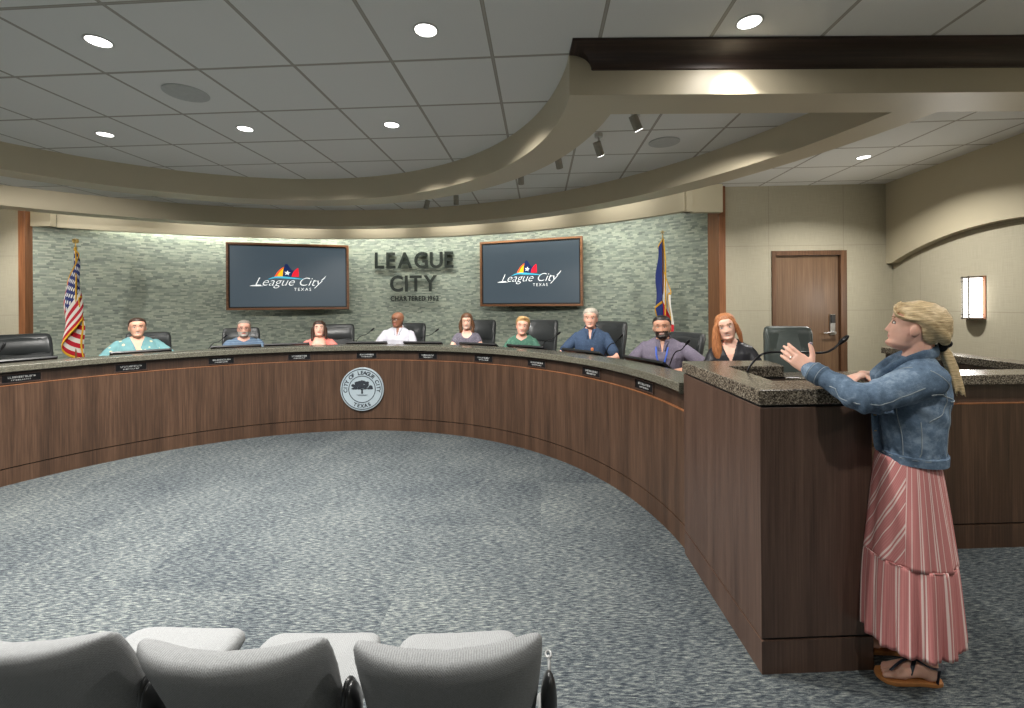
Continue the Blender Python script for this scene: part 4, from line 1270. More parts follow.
audience_chair((-0.635, 0.955, 0), R_(0), 'pale grey fabric chair back, middle of the three in the front row')
c3 = audience_chair((-0.145, 0.955, 0), R_(3), 'pale grey fabric chair back, rightmost of the three in the front row')
# a small metal ring at the end of the row
tt = MB(); n = 24; V = []; F = []
for i in range(n):
    a = 2 * PI * i / n
    for j in range(8):
        b_ = 2 * PI * j / 8; r = 0.011 + 0.003 * math.cos(b_)
        V.append((0.088 + (r - .004) * math.cos(a), 1.16 + r * math.sin(a), 0.69 + 0.003 * math.sin(b_)))
for i in range(n):
    for j in range(8): F.append((i * 8 + j, ((i + 1) % n) * 8 + j, ((i + 1) % n) * 8 + (j + 1) % 8, i * 8 + (j + 1) % 8))
tt.add(V, F).tube([(0.088, 1.152, 0.69), (0.088, 1.11, 0.66), (0.088, 1.10, 0.60)], 0.004, 8)
tt.build('end_ring', M['grey_steel'], c3, smooth=60)
# =================================================================== PEOPLE
HZ = [0.000, .008, .025, .045, .062, .080, .100, .120, .140, .165, .190, .208, .220, .2255]
HF = [0.052, .076, .088, .080, .084, .083, .083, .083, .088, .086, .070, .048, .024, .000]
HB = [.000, -.022, -.036, -.052, -.064, -.074, -.084, -.092, -.097, -.098, -.088, -.068, -.040, -.014]
HW = [.016, .034, .049, .057, .062, .066, .070, .0735, .0755, .075, .066, .050, .029, .006]
def head_point(a, z, off=0.0, wide=1.0, round_=1.0):
    """head surface in head space: x sideways, -y forward, z up from the chin; a = 90 deg is straight ahead"""
    f = np.interp(z, HZ, HF); b = np.interp(z, HZ, HB); w_ = np.interp(z, HZ, HW) * wide
    c, s = math.cos(a), math.sin(a)
    mid = (f + b) * 0.35
    x = (w_ + off) * (abs(c) ** 0.92) * (1 if c > 0 else -1)
    yy = ((f - mid) if s > 0 else (mid - b)) + off
    y = mid + yy * (abs(s) ** 0.88) * (1 if s > 0 else -1)
    if s > 0:
        g = lambda v, c0, r: math.exp(-((v - c0) / r) ** 2)
        nz = 0.0
        if 0.072 < z < 0.132:
            t = (z - 0.076) / 0.052
            nz = (0.021 * (1 - t) ** 0.8 if t > 0 else 0.014 * (1 + t * 4)) if t < 1 else 0
            nz = max(0, nz)
        y += nz * g(x, 0, 0.013 if z > .09 else .0165)
        y -= 0.006 * (g(x, 0.031, .014) + g(x, -0.031, .014)) * g(z, .118, .012)
        y += 0.004 * (g(x, 0.031, .02) + g(x, -0.031, .02)) * g(z, .138, .007)
        y += 0.004 * (g(x, 0.042, .02) + g(x, -0.042, .02)) * g(z, .088, .016)
        y += 0.0060 * g(x, 0, .020) * (g(z, .0605, .0045) + g(z, .0500, .0045)) - 0.003 * g(x, 0, .028) * g(z, .0555, .002)
        y += 0.004 * g(x, 0, .02) * g(z, .02, .012) - 0.003 * g(x, 0, .02) * g(z, .040, .006)
    return (x, -y, z)
def head_mesh(wide=1.0, ears=True):
    zs = list(np.linspace(0.0, .2255, 60)); n = 72
    parts = [loft([[head_point(2 * PI * k / n, z, 0, wide) for k in range(n)] for z in zs])]
    if ears:
        for s_ in (-1, 1):
            V, F = ellipsoid((0, 0, 0), (0.008, 0.018, 0.030), 12, 10)
            m = Matrix.Translation((s_ * 0.073 * wide, 0.004, 0.103)) @ Matrix.Rotation(R_(s_ * 22), 4, 'Z') @ Matrix.Rotation(R_(-12), 4, 'X')
            parts.append((xf(V, m), F))
    return parts
def smooth01(t): t = max(0.0, min(1.0, t)); return t * t * (3 - 2 * t)
def head_shell(tf, wide=1.0, n=84, nz=64, ztop=.2255):
    """a shell over the head: tf(x, f, z) gives the thickness (negative tucks it inside); f is forwardness"""
    rings = []
    for z in np.linspace(0.0, ztop, nz):
        ring = []
        for k in range(n):
            a = 2 * PI * k / n
            p = head_point(a, z, 0, wide)
            t = tf(p[0], -p[1], z)
            t = -0.012 if t <= 0 else t
            q = head_point(a, z, t, wide) if t > 0 else (p[0] * 0.82, p[1] * 0.82, z)
            up = t * smooth01((z - .15) / .07) if t > 0 else 0
            ring.append((q[0], q[1], q[2] + up))
        rings.append(ring)
    return loft(rings)
def interp(x, pts): return float(np.interp(x, [p[0] for p in pts], [p[1] for p in pts]))
def short_hair(th=0.012, front=.178, side=.115, back=.035, recede=0.0):
    def tf(x, f, z):
        h = interp(f, [(-.09, back), (-.03, back + .02), (.0, side), (.02, side + .015), (.045, front - .012 + recede), (.07, front), (.1, front)])
        h += recede * math.exp(-((abs(x) - .04) / .02) ** 2)
        return th * smooth01((z - h) / 0.045 + .14) if z > h - .002 else 0
    return tf

def union(name, parts, mats, parent=None, voxel=0.006, Mx=None, smooth_it=2, carve=None, zone=None, disp=None, keep=False):
    """parts (closed surfaces, world space) fused into one continuous skin"""
    V = []; F = []
    for pv, pf in parts:
        n = len(V); V += [tuple(p) for p in pv]; F += [tuple(n + i for i in f) for f in pf]
    if Mx is not None: V = xf(V, Mx)
    me = bpy.data.meshes.new('tmp'); me.from_pydata(V, [], F); me.update()
    ob = bpy.data.objects.new('tmp', me); COL.objects.link(ob)
    r = ob.modifiers.new('r', 'REMESH'); r.mode = 'VOXEL'; r.voxel_size = voxel; r.adaptivity = 0
    if smooth_it:
        sm_ = ob.modifiers.new('s', 'SMOOTH'); sm_.factor = 0.5; sm_.iterations = smooth_it
    bpy.context.view_layer.update()
    dg = bpy.context.evaluated_depsgraph_get()
    out = bpy.data.meshes.new_from_object(ob.evaluated_get(dg))
    bpy.data.objects.remove(ob); bpy.data.meshes.remove(me)
    out.name = name
    if disp or carve:
        co = np.empty(len(out.vertices) * 3); out.vertices.foreach_get('co', co); co = co.reshape(-1, 3)
        no = np.empty(len(out.vertices) * 3); out.vertices.foreach_get('normal', no); no = no.reshape(-1, 3)
        for i in range(len(co)):
            if disp: co[i] += no[i] * disp(Vector(co[i]), Vector(no[i]))
            if carve:
                c_ = carve(Vector(co[i]))
                if c_ is not None: co[i] = c_
        out.vertices.foreach_set('co', co.ravel())
    for m in (mats if isinstance(mats, (list, tuple)) else [mats]): out.materials.append(m)
    if zone:
        idx = [zone(p.center) for p in out.polygons]
        out.polygons.foreach_set('material_index', idx)
    # origin at the parent's base
    if parent is not None:
        out.transform(world_m(parent).inverted())
    out.shade_smooth(); out.update()
    o = bpy.data.objects.new(name, out); COL.objects.link(o)
    if parent is not None: o.parent = parent
    return o

def oval(c, a, b, n=32, p=1.0, rz=0.0):
    out = []
    for k in range(n):
        t = 2 * PI * k / n; cx, cy = math.cos(t), math.sin(t)
        x = a * abs(cx) ** p * (1 if cx > 0 else -1); y = b * abs(cy) ** p * (1 if cy > 0 else -1)
        out.append((c[0] + x * math.cos(rz) - y * math.sin(rz), c[1] + x * math.sin(rz) + y * math.cos(rz), c[2]))
    return out
def elbow(S, H, l1, l2, hint):
    S = Vector(S); H = Vector(H); d = H - S; L = min(d.length, (l1 + l2) * 0.995); d.normalize()
    a = (l1 * l1 - l2 * l2 + L * L) / (2 * L); h = math.sqrt(max(0, l1 * l1 - a * a))
    n = Vector(hint); n = (n - d * n.dot(d)).normalized()
    return S + d * a + n * h
def hand_parts(wrist, fwd, back, side, size=1.0, curl=0.35, spread=0.16, thumb_out=0.9):
    """wrist point; fwd = towards the fingertips, back = out of the back of the hand, side = towards the thumb"""
    f = Vector(fwd).normalized(); s = Vector(side); s = (s - f * s.dot(f)).normalized(); b = Vector(back); b = (b - f * b.dot(f) - s * b.dot(s)).normalized()
    W = Vector(wrist); k = size
    P = lambda x, y, z: W + f * x * k + s * y * k + b * z * k
    parts = []
    rings = []
    for x, hw, ht, off in ((-.012, .024, .019, 0), (.010, .029, .018, 0), (.035, .038, .016, .001), (.065, .041, .0135, .001), (.088, .039, .0115, 0), (.096, .034, .008, 0)):
        rings.append([tuple(P(x, off + hw * math.cos(2 * PI * i / 18), ht * math.sin(2 * PI * i / 18))) for i in range(18)])
    parts.append(loft(rings))
    for y, L, r, ang in ((.030, .072, .0088, .5), (.010, .080, .009, .12), (-.010, .075, .0086, -.25), (-.029, .060, .0078, -.75)):
        pts = [P(.075, y * .9, 0)]; x, yy, zz = .090, y, 0.0; th = 0.0; a = spread * ang
        segs = (L * .46, L * .30, L * .24)
        for i, sg in enumerate((0,) + segs):
            if i: th += curl * (0.7 if i == 1 else 1.0)
            x += sg * math.cos(th) * math.cos(a); yy += sg * math.sin(a); zz -= sg * math.sin(th)
            pts.append(P(x, yy, zz))
        parts.append(tube(pts, [r * k * 1.02, r * k * 1.05, r * k * 1.0, r * k * .93, r * k * .80], 10))
    t0 = P(.020, .022, -.004); t1 = P(.045, .048 + .012 * thumb_out, -.012); t2 = P(.068, .060 + .022 * thumb_out, -.016); t3 = P(.086, .064 + .03 * thumb_out, -.018)
    parts.append(tube([t0, t1, t2, t3], [.0145 * k, .0125 * k, .0108 * k, .0085 * k], 10))
    return parts, (P, t3)

def skin_mat(name, col, rough=0.5):
    m, nt, b = new_mat(name, rough, spec=0.4)
    t = NT(nt)
    v = t.uv(src='Object')
    c = t.ramp(t.noise(v, 14, 4), [(0.35, tuple(x * y for x, y in zip(col, (.90, .84, .82)))), (0.65, col)])
    t.l(c, b.inputs['Base Color'])
    b.inputs['Subsurface Weight'].default_value = 0.12
    b.inputs['Subsurface Radius'].default_value = (0.012, 0.005, 0.003)
    t.bump(t.noise(v, 260, 3), b, 0.08, 0.001)
    return m
def hair_mat(name, dark, light, sc=(60, 60, 6)):
    m, nt, b = new_mat(name, 0.42, spec=0.4)
    t = NT(nt)
    n = t.noise(t.uv(sc, src='Object'), 3.0, 5, 0.7)
    t.l(t.ramp(n, [(0.34, dark), (0.66, light)]), b.inputs['Base Color'])
    t.bump(n, b, 0.6, 0.004)
    return m
def cloth_mat(name, col, pat=None, col2=None, rough=0.85, sc=30):
    m, nt, b = new_mat(name, rough, spec=0.2)
    t = NT(nt); v = t.uv(src='Object')
    base = t.ramp(t.noise(v, 9, 3), [(0.3, tuple(x * .86 for x in col)), (0.7, tuple(min(1, x * 1.1) for x in col))])
    if pat == 'dots':
        vo = t.n('ShaderNodeTexVoronoi'); vo.inputs['Scale'].default_value = sc; t.l(v, vo.inputs['Vector'])
        base = t.mix(t.math('LESS_THAN', vo.outputs['Distance'], 0.26), base, col2)
    elif pat == 'stripes':
        z = t.sep(v)[2]
        base = t.mix(t.math('GREATER_THAN', t.math('SINE', t.math('MULTIPLY', z, sc * 6.28)), 0.2), base, col2)
    elif pat == 'speck':
        base = t.mix(t.math('GREATER_THAN', t.noise(v, sc, 2, 0.8), 0.60), base, col2)
    t.l(base, b.inputs['Base Color'])
    t.bump(t.noise(v, 320, 2), b, 0.15, 0.001)
    return m
M['lips'] = plain('lips', srgb(196, 122, 114), 0.4, var=0.05)
M['brow'] = plain('brow_hair', srgb(70, 48, 34), 0.8)
M['brow_l'] = plain('light_brow_hair', srgb(140, 106, 74), 0.8)
M['teeth'] = plain('teeth', srgb(226, 222, 212), 0.3, var=0.02)
M['eye_w'] = plain('eye_white', srgb(222, 218, 212), 0.2, var=0.02)
M['iris'] = plain('dark_iris', srgb(44, 32, 26), 0.2)
M['trouser'] = cloth_mat('dark_trousers', srgb(40, 42, 50))
M['shoe'] = plain('black_shoe', srgb(24, 24, 26), 0.4)

def seated(ang, r, label, skin, hairspec, shirt, ztop, lean=8, head_yaw=0, head_pitch=0, head_roll=0, body_yaw=0, wd=1.0, sleeve='short', hands=None, neck='v', beard=None, glasses=False, smile=False, browm='brow', female=False, side_lean=0, elbow_out=0.6):
    """sitter at dais angle ang (degrees) facing the room; local -y forward"""
    p = polar(ang, r, 0.15)
    rz = face_rz(ang) + R_(body_yaw)
    t = thing('person', label, 'person', tuple(p), rz, None)
    MW = world_m(t)
    k = (ztop - 0.15 - 0.225 - 0.018 - 0.46) / (0.59)       # torso stretch so the crown meets ztop
    k = max(0.80, min(1.14, k))
    lean_m = Matrix.Translation((0, 0.02, 0.46)) @ Matrix.Rotation(R_(side_lean), 4, 'Y') @ Matrix.Rotation(R_(lean), 4, 'X') @ Matrix.Translation((0, -0.02, -0.46))
    sh = 0.178 * wd if not female else 0.158 * wd
    ch = 1.0 * wd
    def z_(z): return 0.46 + (z - 0.46) * k
    T = [(0.40, .00, .165 * ch, .125 * ch), (0.47, .0, .18 * ch, .14 * ch), (0.58, .0, .168 * ch, .135 * ch), (0.70, -.005, .158 * ch, .125 * ch), (0.82, -.01, .165 * ch, .125 * ch), (0.92, -.008, .175 * ch, .115 * ch), (0.98, .0, sh * 1.02, .098), (1.02, .006, sh * .86, .078), (1.05, .010, sh * .60, .062), (1.072, .012, sh * .40, .054), (1.09, .012, .050, .050)]
    def torso(off, zmax=2):
        rs = [oval((0, y, z_(z)), a + off, b + off, 32, 0.86) for z, y, a, b in T if z < zmax]
        V, F = loft(rs); return (xf(V, lean_m), F)
    S = [lean_m @ Vector((s * sh * 0.90, 0.005, z_(0.975))) for s in (-1, 1)]
    if hands is None: hands = [(-.12, -.40, .775), (.12, -.40, .775)]
    H = [Vector(h) for h in hands]
    E = [elbow(S[i], H[i], 0.29, 0.25, ((-1 if i == 0 else 1) * elbow_out, 0.1, -0.6)) for i in (0, 1)]
    neck_b = lean_m @ Vector((0, 0.012, z_(1.05))); hd_o = lean_m @ Vector((0, 0.0, z_(1.05) + 0.022))
    HMx = Matrix.Translation(hd_o) @ Matrix.Rotation(R_(head_yaw), 4, 'Z') @ Matrix.Rotation(R_(head_pitch), 4, 'X') @ Matrix.Rotation(R_(head_roll), 4, 'Y')
    HL = MW @ HMx; HLi = HL.inverted()
    # ---- body: one continuous skin
    parts = [torso(-0.006)]
    parts.append(tube([neck_b - Vector((0, 0, 0.04)), neck_b, HMx @ Vector((0, 0.022, 0.04)), HMx @ Vector((0, 0.015, 0.09))], [.062, .052 if not female else .045, .050 if not female else .044, .05], 16))
    wide = 1.0 if not female else 0.96
    if wd > 1.1: wide *= 1.08
    parts += [(xf(V, HMx), F) for V, F in head_mesh(wide)]
    for i in (0, 1):
        parts.append(tube([S[i], S[i].lerp(E[i], .5), E[i], E[i].lerp(H[i], .45), H[i]], [.050 * min(wd, 1.15), .044 * min(wd, 1.15), .037, .035, .025], 14))
        sd = 1 if i == 0 else -1
        f = (H[i] - E[i]).normalized()
        hp, _ = hand_parts(H[i], f + Vector((0, 0, -.1)), (0, 0, 1), (sd, 0, 0), 1.0 if not female else .92, 0.35)
        parts += hp
    # legs inside the trousers
    for s in (-1, 1):
        parts.append(tube([(s * .09, 0, .47), (s * .11, -.22, .49), (s * .12, -.42, .47), (s * .12, -.42, .28), (s * .12, -.40, .09), (s * .12, -.46, .05), (s * .12, -.54, .04)], [.07, .065, .05, .048, .035, .035, .03], 12))
    mats = [skin, M['lips'], M[browm], M['teeth']] + ([beard] if beard else [skin])
    def zone(c):
        q = HLi @ Vector(c)
        if q.y > -0.04 or not (-.01 < q.z < .17): return 0
        ax = abs(q.x)
        if beard and q.y < -.035 and (q.z < .050 or (q.z < .078 and (ax > .030 or q.z > .068)) ) and q.z > -.005 and ax < .062: 
            if not (ax < .024 and .0465 < q.z < .0645): return 4
        if smile and ax < .022 - abs(q.z - .056) * 1.5 and .0520 < q.z < .0600: return 3
        if ax < .026 - abs(q.z - .0555) * 1.2 and .0465 < q.z < .0645: return 1
        if .013 < ax < .047 and abs(q.z - (.1395 + .004 * math.cos((ax - .03) * 60))) < .0042: return 2
        return 0
    bd = union('body', parts, mats, t, 0.0055, MW, 2, zone=zone)
    # eyes
    for s in (-1, 1):
        e = MB(); c = Vector((s * .0305, -.0715, .118))
        V, F = ellipsoid((0, 0, 0), (.0130, .0080, .0056), 16, 10); e.add(xf([(v[0] + c.x, v[1] + c.y, v[2] + c.z) for v in V], HL), F, 0)
        V, F = ellipsoid((0, 0, 0), (.0056, .004, .0052), 14, 8); e.add(xf([(v[0] + c.x, v[1] + c.y - .0055, v[2] + c.z) for v in V], HL), F, 1)
        e.build('eye', [M['eye_w'], M['iris']], t, smooth=60)
    if glasses:
        g = MB()
        for s in (-1, 1):
            g.tube([HL @ Vector((s * .033 + .022 * math.cos(2 * PI * i / 20), -.090, .116 + .016 * math.sin(2 * PI * i / 20))) for i in range(21)], .0018, 6, caps=False)
            g.tube([HL @ Vector((s * .056, -.089, .121)), HL @ Vector((s * .074, -.05, .122)), HL @ Vector((s * .078, .0, .118))], .0016, 6)
        g.tube([HL @ Vector((-.011, -.091, .118)), HL @ Vector((.011, -.091, .118))], .0018, 6)
        g.build('glasses', M['mic'], t, smooth=60)
    # ---- hair
    hm, tf, locks = hairspec
    if tf is not None:
        hp = [head_shell(tf, wide)]
        for pts, rad in locks: hp.append(tube(spline(pts, 5), [float(np.interp(i / (5 * (len(pts) - 1)), np.linspace(0, 1, len(rad)), rad)) if not isinstance(rad[0], tuple) else (float(np.interp(i / (5 * (len(pts) - 1)), np.linspace(0, 1, len(rad)), [q[0] for q in rad])), float(np.interp(i / (5 * (len(pts) - 1)), np.linspace(0, 1, len(rad)), [q[1] for q in rad]))) for i in range(5 * (len(pts) - 1) + 1)], 12))
        union('hair', hp, hm, t, 0.005, HL, 2)
    if beard:
        def btf(x, f, z):
            if f < .0: return 0
            lip = abs(x) < .022 and .0475 < z < .0635
            top = .070 if f > .055 else interp(f, [(0, .105), (.055, .060)])
            if abs(x) > .036 and f > .03: top = min(top, .055)
            return .005 if (z < top and not lip and z < .079) else 0
        b_ = union('beard', [head_shell(btf, wide)], beard, t, 0.004, HL, 1)
    # ---- shirt
    sp = [torso(0.011, 1.08)]
    for i in (0, 1):
        f_ = {'short': 0.72, 'cap': 0.30, 'long': 1.0, 'none': 0.08, 'elbow': 1.0}[sleeve]
        w_ = min(wd, 1.15)
        end = S[i].lerp(E[i], f_)
        pts = [S[i] + (S[i] - E[i]).normalized() * 0.01, S[i].lerp(E[i], f_ * .5), end]; rad = [.053 * w_, .058 * w_, .058 * w_ if sleeve != 'none' else .05]
        if sleeve in ('long', 'elbow'):
            w2 = H[i] if sleeve == 'long' else E[i].lerp(H[i], .35)
            pts += [E[i].lerp(w2, .5), E[i].lerp(w2, .97)]; rad += [.048, .036 if sleeve == 'long' else .058]
        sp.append(tube(pts, rad, 16))
    lmi = lean_m.inverted(); MWi = MW.inverted(); nt_ = z_(1.055)
    def carve(c):
        q = lmi @ (MWi @ c)
        if q.y < 0.03 and q.z > nt_ - .32:
            depth = {'v': .15, 'scoop': .085, 'polo': .10, 'crew': .03, 'deepv': .19}[neck]
            ww = {'v': .42, 'scoop': .95, 'polo': .22, 'crew': 2.5, 'deepv': .48}[neck]
            h = nt_ - depth + (abs(q.x) / ww if neck != 'scoop' else (abs(q.x) / .085) ** 2 * .06)
            if q.z > h and abs(q.x) < .075:
                q2 = Vector((q.x * .8, q.y + .035, q.z - .004)); return MW @ (lean_m @ q2)
        return None
    def wr(c, n):
        return 0.004 * noise.noise(c * 14) + 0.003 * noise.noise(Vector((c.x * 30, c.y * 30, c.z * 9)))
    shirt_o = union('shirt', sp, shirt, t, 0.0065, MW, 2, carve=carve, disp=wr)
    if neck == 'polo' or neck == 'collar':
        cm = MB()
        for s in (-1, 1):
            pts = [lean_m @ Vector((s * x, y, z_(z))) for x, y, z in ((.012, .075, 1.085), (.05, .055, 1.088), (.068, .01, 1.078), (.058, -.04, 1.055), (.036, -.088, 1.02), (.030, -.105, .985))]
            P_ = spline(pts, 5)
            cm.tube([MW @ q for q in P_], [(.006, .017)] * len(P_), 10)
        cm.build('collar', shirt, shirt_o, smooth=70)
    # ---- trousers and shoes
    tp = []
    rs = [oval((0, .0, z), a, b, 28, .85) for z, a, b in ((.385, .13 * ch, .10 * ch), (.41, .18 * ch, .15 * ch), (.50, .185 * ch, .145 * ch), (.56, .165 * ch, .13 * ch))]
    tp.append(loft(rs))
    for s in (-1, 1): tp.append(tube([(s * .09, 0, .47), (s * .11, -.22, .49), (s * .12, -.42, .47), (s * .12, -.42, .28), (s * .12, -.40, .10)], [.088, .08, .066, .062, .055], 14))
    union('trousers', tp, M['trouser'], t, 0.010, MW, 1)
    for s in (-1, 1):
        V, F = loft([oval((s * .12, -.47, z), a, b, 20, .9) for z, a, b in ((.0, .040, .125), (.02, .044, .13), (.05, .040, .115), (.08, .030, .07))])
        MB().add(xf(V, MW), F).build('shoe', M['shoe'], t, smooth=60)
    return t, HL, MW, lean_m, z_

SK = dict(fair=skin_mat('fair_skin', srgb(232, 188, 168)), tan=skin_mat('warm_skin', srgb(218, 168, 144)), ruddy=skin_mat('ruddy_skin', srgb(226, 174, 154)), olive=skin_mat('olive_skin', srgb(190, 144, 120)), dark=skin_mat('brown_skin', srgb(142, 98, 74)))
HR = dict(darkb=hair_mat('dark_brown_hair', srgb(36, 24, 18), srgb(70, 46, 32)), brown=hair_mat('brown_hair', srgb(66, 42, 28), srgb(112, 76, 50)), grey=hair_mat('grey_hair', srgb(104, 98, 90), srgb(166, 160, 150)), lgrey=hair_mat('silver_hair', srgb(150, 142, 130), srgb(206, 198, 184)),
          blond=hair_mat('short_blond_hair', srgb(150, 114, 72), srgb(206, 172, 120)), red=hair_mat('copper_red_hair', srgb(128, 76, 46), srgb(196, 132, 86)), black=hair_mat('black_hair', srgb(18, 15, 14), srgb(40, 34, 30)), stub=hair_mat('grey_beard', srgb(140, 132, 124), srgb(196, 190, 182)), bb=hair_mat('black_beard', srgb(26, 20, 18), srgb(52, 40, 34)))
L_ = lambda s, pts, rad: ([(s * x, y, z) for x, y, z in pts], rad)
# 1 woman in teal, hair tied back
seated(134.7, 3.78, 'woman with tied-back dark hair in a teal blouse with pale dots, smiling', SK['tan'], (HR['darkb'], short_hair(.009, .190, .13, .05), [([(0, .085, .13), (0, .12, .10), (0, .115, .06)], [.02, .028, .015])]),
       cloth_mat('teal_dotted_blouse', srgb(104, 146, 150), 'dots', srgb(190, 188, 158), sc=17), 1.45, lean=6, wd=1.24, sleeve='elbow', neck='v', female=True, body_yaw=-2, smile=True, elbow_out=1.6, hands=[(-.13, -.34, .79), (.13, -.34, .79)])
# 2 man, grey beard, blue striped
seated(117.9, 3.85, 'man with short grey hair and a grey goatee in a blue striped T-shirt', SK['ruddy'], (HR['grey'], short_hair(.008, .188, .13, .06, .004), []),
       cloth_mat('blue_grey_striped_shirt', srgb(92, 112, 136), 'stripes', srgb(108, 128, 148), sc=34), 1.39, lean=7, wd=1.08, neck='crew', beard=HR['stub'], glasses=True, head_roll=2, body_yaw=2)
# 3 woman in pink, chin on hands
seated(103.5, 3.76, 'woman with brown hair in a pink top resting her chin on her clasped hands', SK['fair'], (HR['darkb'], short_hair(.014, .170, .08, .02), [L_(1, [(.04, -.05, .185), (.078, -.035, .12), (.082, -.02, .05), (.085, -.02, -.02)], [.015, .022, .024, .014]), L_(-1, [(.04, -.05, .185), (.078, -.035, .12), (.082, -.02, .05), (.09, -.03, -.04)], [.015, .022, .026, .014]), ([(0, .09, .15), (0, .10, .06), (0, .09, -.02)], [(.07, .03), (.08, .03), (.07, .015)])]),
       cloth_mat('salmon_pink_top', srgb(222, 132, 122)), 1.40, lean=19, wd=1.02, sleeve='elbow', neck='v', female=True, head_pitch=-14, body_yaw=8, hands=[(-.05, -.36, .90), (.05, -.36, .90)], elbow_out=1.2)
# 4 bald man in white polo
seated(87.6, 3.88, 'bald man with glasses in a white polo shirt, head turned to one side', SK['dark'], (HR['black'], None, []), cloth_mat('white_polo_shirt', srgb(192, 192, 202)), 1.475, lean=3, wd=1.12, neck='polo', glasses=True, head_yaw=-30, head_roll=-4, body_yaw=8, side_lean=2, elbow_out=0.9)
# 5 woman grey dress
seated(71.6, 3.85, 'woman with wavy shoulder-length brown hair in a sleeveless grey dress', SK['fair'], (HR['brown'], short_hair(.013, .172, .08, .02), [L_(1, [(.035, -.045, .19), (.075, -.03, .12), (.088, -.02, .05), (.080, -.03, -.01), (.098, -.03, -.06)], [.014, .024, .028, .024, .014]), L_(-1, [(.035, -.045, .19), (.075, -.03, .12), (.088, -.02, .05), (.080, -.03, -.01), (.098, -.03, -.06)], [.014, .024, .028, .024, .014]), ([(0, .09, .15), (0, .10, .05), (0, .09, -.06)], [(.07, .03), (.08, .03), (.08, .015)])]),
       cloth_mat('grey_patterned_dress', srgb(104, 100, 112), 'speck', srgb(134, 130, 140), sc=90), 1.45, lean=4, wd=.92, sleeve='cap', neck='scoop', female=True, body_yaw=20, smile=True)
# 6 person in green, leaning on the counter
seated(57.6, 3.74, 'blond person with short swept hair in a green T-shirt leaning on folded arms', SK['ruddy'], (HR['blond'], short_hair(.016, .180, .13, .05), [([(-.03, -.06, .205), (.01, -.075, .222), (.05, -.05, .215)], [.014, .018, .012])]),
       cloth_mat('green_tshirt', srgb(70, 106, 92), 'speck', srgb(84, 122, 102), sc=26), 1.455, lean=19, wd=.92, neck='crew', female=False, smile=True, head_yaw=4, head_roll=6, body_yaw=24, browm='brow_l', hands=[(-.02, -.40, .84), (.05, -.40, .86)], elbow_out=1.3)
# 7 man in navy shirt
nm = seated(43.2, 3.84, 'man with thick silver hair and glasses in a navy short-sleeved shirt', SK['ruddy'], (HR['lgrey'], short_hair(.016, .182, .12, .045), []),
       cloth_mat('navy_shirt', srgb(58, 74, 98), 'speck', srgb(70, 88, 112), sc=60), 1.535, lean=7, wd=1.06, neck='polo', smile=True, browm='brow_l', body_yaw=30, head_yaw=2, elbow_out=1.0, hands=[(-.20, -.40, .80), (.12, -.38, .80)])
# 8 man in purple shirt
pm = seated(28.4, 3.86, 'man with short black hair and a black goatee in a purple-grey shirt with lanyard', SK['olive'], (HR['black'], short_hair(.008, .184, .13, .05), []),
       cloth_mat('purple_grey_shirt', srgb(98, 92, 106), 'speck', srgb(110, 104, 118), sc=60), 1.47, lean=10, wd=1.14, neck='polo', beard=HR['bb'], glasses=False, smile=True, body_yaw=36, head_yaw=2, head_roll=-4, elbow_out=1.0, hands=[(-.16, -.38, .80), (.26, -.36, .84)])
# 9 redhead
seated(16.6, 3.96, 'young woman with long copper-red hair in a black satin blouse, smiling', SK['fair'], (HR['red'], short_hair(.013, .184, .07, .0), [([(-.02, -.055, .20), (-.07, -.045, .13), (-.092, -.045, .04), (-.105, -.05, -.06), (-.095, -.05, -.16), (-.09, -.055, -.24)], [.014, .028, .038, .042, .036, .018]), ([(.03, -.055, .20), (.075, -.03, .13), (.088, -.01, .05), (.09, .0, -.03)], [.012, .018, .022, .012]), ([(0, .09, .15), (0, .105, .05), (-.02, .09, -.10)], [(.075, .035), (.085, .035), (.08, .02)])]),
       cloth_mat('black_satin_blouse', srgb(38, 38, 42), rough=0.38), 1.50, lean=7, wd=.94, sleeve='long', neck='v', female=True, body_yaw=44, head_yaw=2, head_roll=-12, smile=True, browm='brow_l', side_lean=-6)

def on_shirt(res, pts):
    t, HL_, MW_, lm, z_ = res
    so = [c for c in t.children if c.name.startswith('shirt')][0]
    W_ = world_m(so); bv = BVHTree.FromPolygons([W_ @ v.co for v in so.data.vertices], [tuple(q.vertices) for q in so.data.polygons])
    out = []
    for q in pts:
        c = MW_ @ (lm @ Vector((q[0], q[1], z_(q[2]))))
        l, n, _, _ = bv.find_nearest(c); out.append(l + n * 0.004)
    return out
M['lanyard'] = plain('blue_lanyard', srgb(40, 78, 170), 0.6)
M['badge'] = plain('white_badge', srgb(226, 226, 226), 0.5)
lp = on_shirt(pm, [(-.055, -.10, 1.02), (-.045, -.15, .95), (-.02, -.16, .87), (.0, -.17, .80)])
lo = MB(); lo.tube(spline(lp, 4), [(.008, .002)] * 13, 8); lo.build('lanyard', M['lanyard'], pm[0], smooth=60)
lp2 = on_shirt(pm, [(.055, -.10, 1.02), (.04, -.15, .93), (.0, -.17, .80)])
lo = MB(); lo.tube(spline(lp2, 4), [(.008, .002)] * 9, 8); lo.build('lanyard', M['lanyard'], pm[0], smooth=60)
bc = lp[-1]; MB().box((bc.x - .032, bc.y - .006, bc.z - .085), (bc.x + .032, bc.y, bc.z + .004)).build('badge', M['badge'], pm[0], bevel=.002)
ec = on_shirt(nm, [(.03, -.17, .88)])[0]
MB().ell(tuple(ec), (.018, .006, .022), 12, 8).build('chest_emblem', plain('orange_emblem', srgb(206, 120, 70), 0.6), nm[0], smooth=60)
